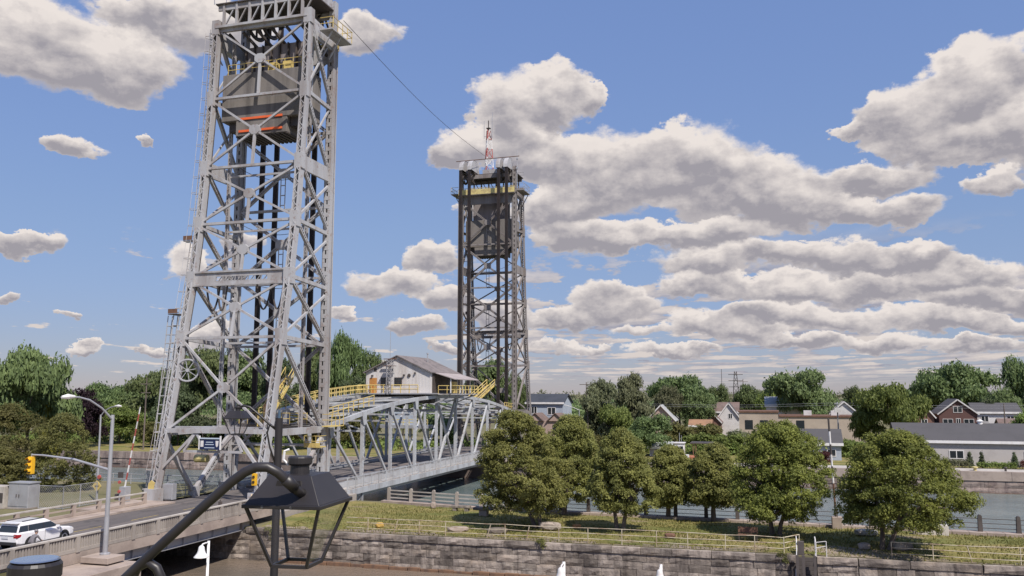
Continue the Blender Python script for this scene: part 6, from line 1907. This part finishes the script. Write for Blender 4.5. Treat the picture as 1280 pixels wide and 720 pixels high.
def house(name, label, cat, u, v, w, d, eave, apex, axis, wall, roof, wins=(), rz=0.0, over=.35, doors=(), trim=WHITEPAINT, chimney=None, z0=ZB):
    """w along u, d along v; axis 'u' = ridge along u, 'v' = gable faces the canal; wins on the canal face: (x, z, w, h)"""
    t = thing(name, label, cat, (u, v, z0), rz)
    m = MB()
    if axis == 'v': m.prism([(-w / 2, 0), (w / 2, 0), (w / 2, eave), (0, apex - .06), (-w / 2, eave)], 1, 0, d)
    else: m.prism([(0, 0), (d, 0), (d, eave), (d / 2, apex - .06), (0, eave)], 0, -w / 2, w / 2)
    m.build('wall', wall, t)
    th = .16
    r = MB()
    if axis == 'v':
        for s_ in (-1, 1):
            sl = (apex - eave) / (w / 2); xe = s_ * (w / 2 + over); ze = eave - sl * over
            r.add([(0, -over, apex), (xe, -over, ze), (xe, d + over, ze), (0, d + over, apex), (0, -over, apex + th), (xe, -over, ze + th), (xe, d + over, ze + th), (0, d + over, apex + th)],
                  [(0, 1, 2, 3), (7, 6, 5, 4), (0, 4, 5, 1), (1, 5, 6, 2), (2, 6, 7, 3), (3, 7, 4, 0)])
    else:
        for s_ in (-1, 1):
            sl = (apex - eave) / (d / 2); ye = -over if s_ < 0 else d + over; ze = eave - sl * over
            r.add([(-w / 2 - over, d / 2, apex), (w / 2 + over, d / 2, apex), (w / 2 + over, ye, ze), (-w / 2 - over, ye, ze), (-w / 2 - over, d / 2, apex + th), (w / 2 + over, d / 2, apex + th), (w / 2 + over, ye, ze + th), (-w / 2 - over, ye, ze + th)],
                  [(0, 1, 2, 3), (7, 6, 5, 4), (0, 4, 5, 1), (1, 5, 6, 2), (2, 6, 7, 3), (3, 7, 4, 0)])
    ro = r.build('roof', roof, t)
    if axis == 'u': MB().b2((-w / 2 - over, -over - .06, eave - .18 - (apex - eave) / (d / 2) * over * .6), (w / 2 + over, -over + .0, eave + .10)).build('fascia', trim, ro)
    else:
        f_ = MB()
        for s_ in (-1, 1): f_.beam((0, -over - .03, apex - .02), (s_ * (w / 2 + over), -over - .03, eave - (apex - eave) / (w / 2) * over - .02), .05, .22, (0, 1, 0)) if False else f_.beam((0, -over - .03, apex + .02), (s_ * (w / 2 + over), -over - .03, eave - (apex - eave) / (w / 2) * over + .02), .24, .05, (0, 1, 0))
        f_.build('fascia', trim, ro)
    if chimney: MB().b2((chimney - .4, d * .5 - .4, apex - .8), (chimney + .4, d * .5 + .4, apex + 1.1)).build('chimney', BRICK, ro)
    for (x, z, ww, hh) in wins:
        f_ = MB(); b = .09
        f_.b2((x - ww / 2 - b, -.07, z - b), (x + ww / 2 + b, -.002, z)); f_.b2((x - ww / 2 - b, -.07, z + hh), (x + ww / 2 + b, -.002, z + hh + b))
        f_.b2((x - ww / 2 - b, -.07, z), (x - ww / 2, -.002, z + hh)); f_.b2((x + ww / 2, -.07, z), (x + ww / 2 + b, -.002, z + hh)); f_.b2((x - .05, -.065, z), (x + .05, -.002, z + hh))
        o_ = f_.build('window', trim, t)
        for s_ in (-1, 1): MB().b2((x + (-ww / 2 if s_ < 0 else .05), -.03, z), (x + (-.05 if s_ < 0 else ww / 2), -.004, z + hh)).build('pane', GLASSDARK, o_)
    for (x, ww, hh) in doors: MB().b2((x - ww / 2, -.06, 0), (x + ww / 2, -.003, hh)).build('door', trim, t)
    return t


lb = house('long_building', 'long pale grey building with dark roof and small windows at the right', 'building', 42, 134.5, 48, 9, 3.45, 5.7, 'u', PALE, SLATE, [(-16.6, 1.1, 1.7, 1.0), (-7.2, 1.1, 1.7, 1.0), (2, 1.1, 1.7, 1.0)])
MB().lathe([(.35, 0), (.35, .4), (.5, .45), (.1, .7)], 10, (-12.4, 4.5, 5.7)).build('roof_vent', WHITEPAINT, lb)
house('small_house', 'small pale blue grey house with dark roof behind the striped boom', 'house', 7.9, 140, 5.4, 6, 2.55, 4.5, 'u', BLUEW, SLATE, [(1.3, .7, 1.1, .9)])
be = thing('flat_roof_building', 'long beige flat roofed building in the middle distance', 'building', (0, 190, ZB))
MB().b2((-5.8, 0, 0), (2.2, 12, 6.1)).build('wall', BEIGE, be); MB().b2((-6.0, -.2, 6.1), (2.4, 12.2, 6.4)).build('parapet', RUST, be)
MB().b2((2.21, 0, 0), (19.2, 12, 5.2)).build('wall', BEIGE, be); MB().b2((2.41, -.2, 5.2), (19.4, 12.2, 5.5)).build('parapet', RUST, be)
for x in (-4.6, -1.5, 5.8): MB().b2((x, -.08, 2.6), (x + 1.6, -.01, 4.5)).build('window', GLASSDARK, be)
for x in (7.5, 13): MB().b2((x, 4, 5.5), (x + 1.6, 5.5, 6.5)).build('roof_unit', WSID, be)
house('shed', 'pale metal roofed shed behind the beige building', 'building', 3.8, 215, 8, 8, 7.2, 9.2, 'u', WSID, METROOF)
house('small_house', 'small pale hipped roof peeking over the right end of the beige building', 'house', 17.2, 213, 6, 6, 5.6, 8.2, 'v', WSID, CONCLIGHT)
house('brick_house', 'dark brown brick house with white windows below the wide domed tree', 'house', 36.6, 190, 6.9, 9, 6.2, 8.9, 'v', BRICK, SLATE, [(0, 6.4, 1.5, 1.1), (-1.9, 3.6, 1.7, 1.4), (1.9, 3.6, 1.7, 1.4), (0, 3.9, .7, 1.2)], trim=WSID)
house('house', 'small brown house with tan roof left of the brick house', 'house', 30.4, 190, 3.6, 9, 5.6, 7.9, 'v', BROWNW, TAN, [(0, 4.0, 1.0, .9)], doors=[(1, .9, 2)])
house('house', 'white sided house with grey roof at the right edge', 'house', 44.2, 192, 8.2, 8, 6.4, 8.1, 'u', WSID, SLATE, [(-2.4, 4.6, 1.2, 1.0), (2.2, 4.6, 1.2, 1.0)])
house('house', 'low porch house with brown roof in front of the white sided house', 'house', 45.2, 184, 4.6, 5, 3.7, 5.2, 'u', WSID, BRSH, [(-1, 1.6, 1.0, 1.0)])
house('gabled_house', 'pale pinkish gabled house among the trees', 'house', -23.6, 200, 6.0, 9, 4.3, 7.4, 'v', PINKW, METROOF, [(.9, 3.0, .8, 1.3), (-1.3, 3.6, 1.3, .8)], over=.5)
house('house', 'brown gabled house at the left of the house cluster', 'house', -13.6, 206, 6.2, 8, 3.6, 6.9, 'v', BROWNW, BRSH, [(.5, 3.2, .9, 1.0)])
house('house', 'house with two grey brown gables behind the brown house', 'house', -11.4, 218, 9, 8, 5.6, 7.8, 'u', BROWNW, BRSH)
house('house', 'pale gabled house at the right of the house cluster', 'house', -8.9, 212, 4.6, 8, 4.7, 7.8, 'v', WSID, SLATE, [(.4, 4.2, .8, 1.1)])
house('house', 'low red roofed porch below the cluster of brown houses', 'house', -14.6, 198, 4.6, 4, 2.9, 4.1, 'u', BRICK, TAN)
house('blue_house', 'blue grey house with dark hipped roof right of the farther tower', 'house', -42.6, 166, 7.4, 8, 8.3, 9.9, 'u', BLUEW, SLATEB, [(-2.2, 6.2, 1.0, 1.3), (1.4, 6.0, 1.5, 1.3)])
tr = thing('row_house', 'low pinkish house with two small gables below the blue grey house', 'house', (-40.8, 160, ZB))
MB().b2((-3.6, 0, 0), (3.6, 5, 5.0)).build('wall', PINKW, tr)
for x in (-2.1, 1.9):
    MB().prism([(x - 1.5, 4.9), (x + 1.5, 4.9), (x, 6.3)], 1, -.3, 5).build('gable', PINKW, tr)
    r_ = MB()
    for s_ in (-1, 1): r_.beam((x, -.5, 6.4), (x + s_ * 1.8, -.5, 4.75), .12, .1, (0, 1, 0)); r_.beam((x + s_ * .9, -.5, 5.6), (x + s_ * .9, 5, 5.6), 2.3, .12, (s_ * .65, 0, .75))
    r_.build('roof', BRSH, tr)
    MB().b2((x - .6, -.08, 2.9), (x + .6, -.01, 4.2)).build('window', GLASSDARK, tr)
MB().b2((-3.4, -.12, 2.2), (-2.7, -.02, 4.6)).build('yellow_door', YELLOW, tr)
cn = thing('boat_shelter', 'dark flat roofed open shelter on the far bank', 'shelter', (-10.0, 139, ZB))
MB().b2((-1.9, -.2, 2.25), (1.7, 3.6, 2.42)).build('roof', DARKSTEEL, cn)
for x in (-1.5, -1.1, 1.2): MB().b2((x, 0, 0), (x + .14, .14, 2.25)).build('post', RUST, cn)
bt = thing('work_boat', 'white wheelhouse of a small work boat beside the open shelter', 'boat', (-13.4, 137.5, ZB + .1))
MB().b2((-.75, -.8, 0), (.75, .9, 2.3)).build('wheelhouse', WHITEPAINT, bt, bevel=.05)
for x in (-.62, .04): MB().b2((x, -.86, 1.05), (x + .56, -.80, 1.85)).build('window', GLASSDARK, bt)
MB().b2((-.9, -.95, 2.3), (.9, 1.0, 2.42)).build('roof', WHITEPAINT, bt); MB().tube((0, 0, 2.4), (0, 0, 3.9), .04, n=5).tube((.3, 0, 2.4), (.3, 0, 3.5), .03, n=5).build('antenna', GALV, bt)
MB().b2((-1.4, -1.4, -.1), (2.2, 1.4, .35)).build('hull', mat('rust_orange_hull', (.36, .14, .08), .7), bt, bevel=.08)
house('shed', 'pale lean-to shed left of the white wheelhouse', 'shed', -16.9, 141, 3.4, 3, 1.5, 2.2, 'u', PALE, METROOF)
sv = MB(); sv.b2((-.9, -.6, 0), (.9, .6, .8)); tag(sv.build('white_crate', WHITEPAINT, None, (-12.6, 134.0, ZB + .06)), 'white crate on the quay below the wheelhouse', 'crate')
pl = thing('service_platform', 'steel service platform on columns on the far bank seen through the truss', 'platform', (-67.5, 150, ZB))
MB().b2((-6.0, -.4, 3.6), (6.5, 2.5, 4.2)).build('deck_beam', GALV, pl)
for x in (-5.5, -1.5, 2.5, 6): MB().b2((x - .2, .5, 0), (x + .2, .9, 3.6)).build('column', GALV, pl)
rail_run(pl, [(-6, -.35, 4.2), (6.4, -.35, 4.2)], name='railing', m=YELLOWOLD, r=.07)
MB().b2((-3, 1.0, 4.2), (3, 2.3, 6.6)).build('cabin', BLUEW, pl)

# shrubs and hedges in front of the long building
for i, (u, w_, ty, lab) in enumerate(((26.4, .55, 'conifer', 'left one of three clipped cone shrubs before the long grey building'), (27.9, .45, 'conifer', 'middle one of three clipped cone shrubs before the long grey building'), (31.9, .55, 'conifer', 'right cone shrub standing at the window of the long grey building'), (20.4, .6, 'red', 'dark reddish cone shrub just right of the rightmost island tree crown'))):
    L = [((0, 0, .35 + k * .32), (w_ * (1.05 - k * .15),) * 2 + (.3,)) for k in range(6)]
    t = thing('cone_shrub', lab, 'shrub', (u, 131.4, ZB)); place('crown', crown('crown', L, 1400, .09, 90 + i, LEAF[ty]), t); MB().tube((0, 0, 0), (0, 0, .8), .06, n=6).build('stem', TRUNK, t)
for i, (a, b, ty, h, lab) in enumerate(((27.2, 31.8, 'lime', .9, 'clipped green hedge between the cone shrubs'), (22.2, 26.0, 'grey', 1.15, 'loose pinkish green hedge left of the cone shrubs'), (32.4, 36, 'red', 1.2, 'dark red shrub at the right end of the hedge'))):
    L = [((a + (b - a) * (k + .5) / 9, 0, h * .5), ((b - a) / 9 * .8, .45, h * .55)) for k in range(9)]
    o = bpy.data.objects.new('hedge', crown('hedge', L, 3000, .10, 95 + i, LEAF[ty])); col.objects.link(o); o.location = (0, 130.7, ZB); tag(o, lab, 'hedge')
m = MB(); m.lathe([(.2, 0), (.2, .3), (.36, .36), (.36, .5), (.1, .56)], 12); tag(m.build('mooring_bollard', YELLOWOLD, None, (26.0, 126.6, ZB + .06)), 'pale yellow mooring bollard on the far quay', 'bollard')
for i, (u, lab) in enumerate(((22.8, 'dark mooring bollard on the quay left of the yellow one'), (29.6, 'dark mooring bollard on the quay right of the yellow one'))):
    m = MB(); m.lathe([(.14, 0), (.14, .4), (.22, .44), (.2, .55)], 10); tag(m.build('mooring_bollard', DARKSTEEL, None, (u, 126.6, ZB + .06)), lab, 'bollard')


# ------------------------------------------------------------------ poles, pylons and wires of the far bank
def util_pole(label, u, v, h, arms=(), m=TRUNK, box=None, group=None):
    t = thing('utility_pole', label, 'utility pole', (u, v, ZB))
    MB().tube((0, 0, 0), (0, 0, h), .16, .10, 8).build('pole', m, t)
    for z, w_ in arms: MB().b2((-w_, -.18, z), (w_, -.06, z + .14)).build('crossarm', m, t)
    if box: MB().lathe([(.28, box), (.28, box + .9)], 10, (.36, 0, 0)).build('transformer', GALV, t)
    return t


util_pole('utility pole with white box above the small grey house', 12.4, 168, 8.6, [(8.2, .5)], GALV)
m = MB(); m.b2((-.55, -.3, 0), (.55, .3, .85)); tag(m.build('pole_box', WSID, None, (12.4, 167.5, 6.0)), 'white box fixed near the top of the utility pole by the beige building', 'box')
util_pole('bare utility pole among the trees right of the blue grey house', -30.2, 148, 9.6, [], TRUNK)
util_pole('wooden utility pole with crossarm left of the grey green tree', -38.0, 185, 12.6, [(12.0, 1.5)], TRUNK)
util_pole('wooden utility pole between the far pylon and the big round tree', -7.5, 300, 15.0, [(14.0, 1.6), (12.8, 1.3)], TRUNK)
util_pole('thin far mast left of the power pylon', -18.4, 380, 20.5, [], DARKSTEEL)
util_pole('thin far mast right of the power pylon', 3.9, 380, 19.8, [], DARKSTEEL)
util_pole('utility pole in front of the white sided house', 43.0, 182, 8.2, [], TRUNK)
util_pole('utility pole with thin arm rising above the barrier arm at the left', -109.0, 131, 13.0, [(11.8, 1.2), (10.2, 1.0)], TRUNK)
sl = thing('street_lamp', 'pale street lamp with long left arm beside the low pinkish house', 'street lamp', (-34.3, 160, ZB))
MB().tube((0, 0, 0), (0, 0, 7.2), .12, .08, 8).build('pole', GALV, sl); MB().path([(0, 0, 7.0), (-1.2, 0, 7.5), (-2.6, 0, 7.9), (-2.9, 0, 7.9)], [.06, .05, .07, .1], 6).build('lamp_arm', WHITEPAINT, sl)
sl = thing('street_lamp', 'thin street lamp among bushes between the first two island trees', 'street lamp', (-28.0, 150, ZB))
MB().tube((0, 0, 0), (0, 0, 9.5), .09, .06, 8).build('pole', GALV, sl); MB().path([(0, 0, 9.2), (.6, 0, 9.6), (1.2, 0, 9.6)], .05, 6).build('lamp_arm', GALV, sl)
py = thing('power_pylon', 'dark lattice power pylon on the horizon', 'pylon', (-13.2, 400, ZB))
m = MB()
for a in (-1, 1):
    for b in (-1, 1): m.beam((a * 1.9, b * 1.9, 0), (a * .45, b * .45, 20), .2, .2)
for k in range(8):
    z0, z1 = k * 2.5, (k + 1) * 2.5; w0, w1 = 1.9 - 1.45 * z0 / 20, 1.9 - 1.45 * z1 / 20
    for b in (-1, 1): m.beam((-w0, b * w0, z0), (w1, b * w1, z1), .12, .12); m.beam((w0, b * w0, z0), (-w1, b * w1, z1), .12, .12)
m.build('tower_body', DARKSTEEL, py)
for z in (13, 15.8, 18.6): MB().beam((-3.2, 0, z), (3.2, 0, z), .2, .25).build('crossarm', DARKSTEEL, py)
m = MB()
for z in (7.8, 7.4): m.path([(-32 + k * 4.5, 172, z - 1.0 * math.sin(math.pi * (k % 10) / 10) * .5 - .1) for k in range(20)], .013, 4)
tag(m.build('power_line', GALV), 'pair of thin power lines strung along the far bank', 'power lines')
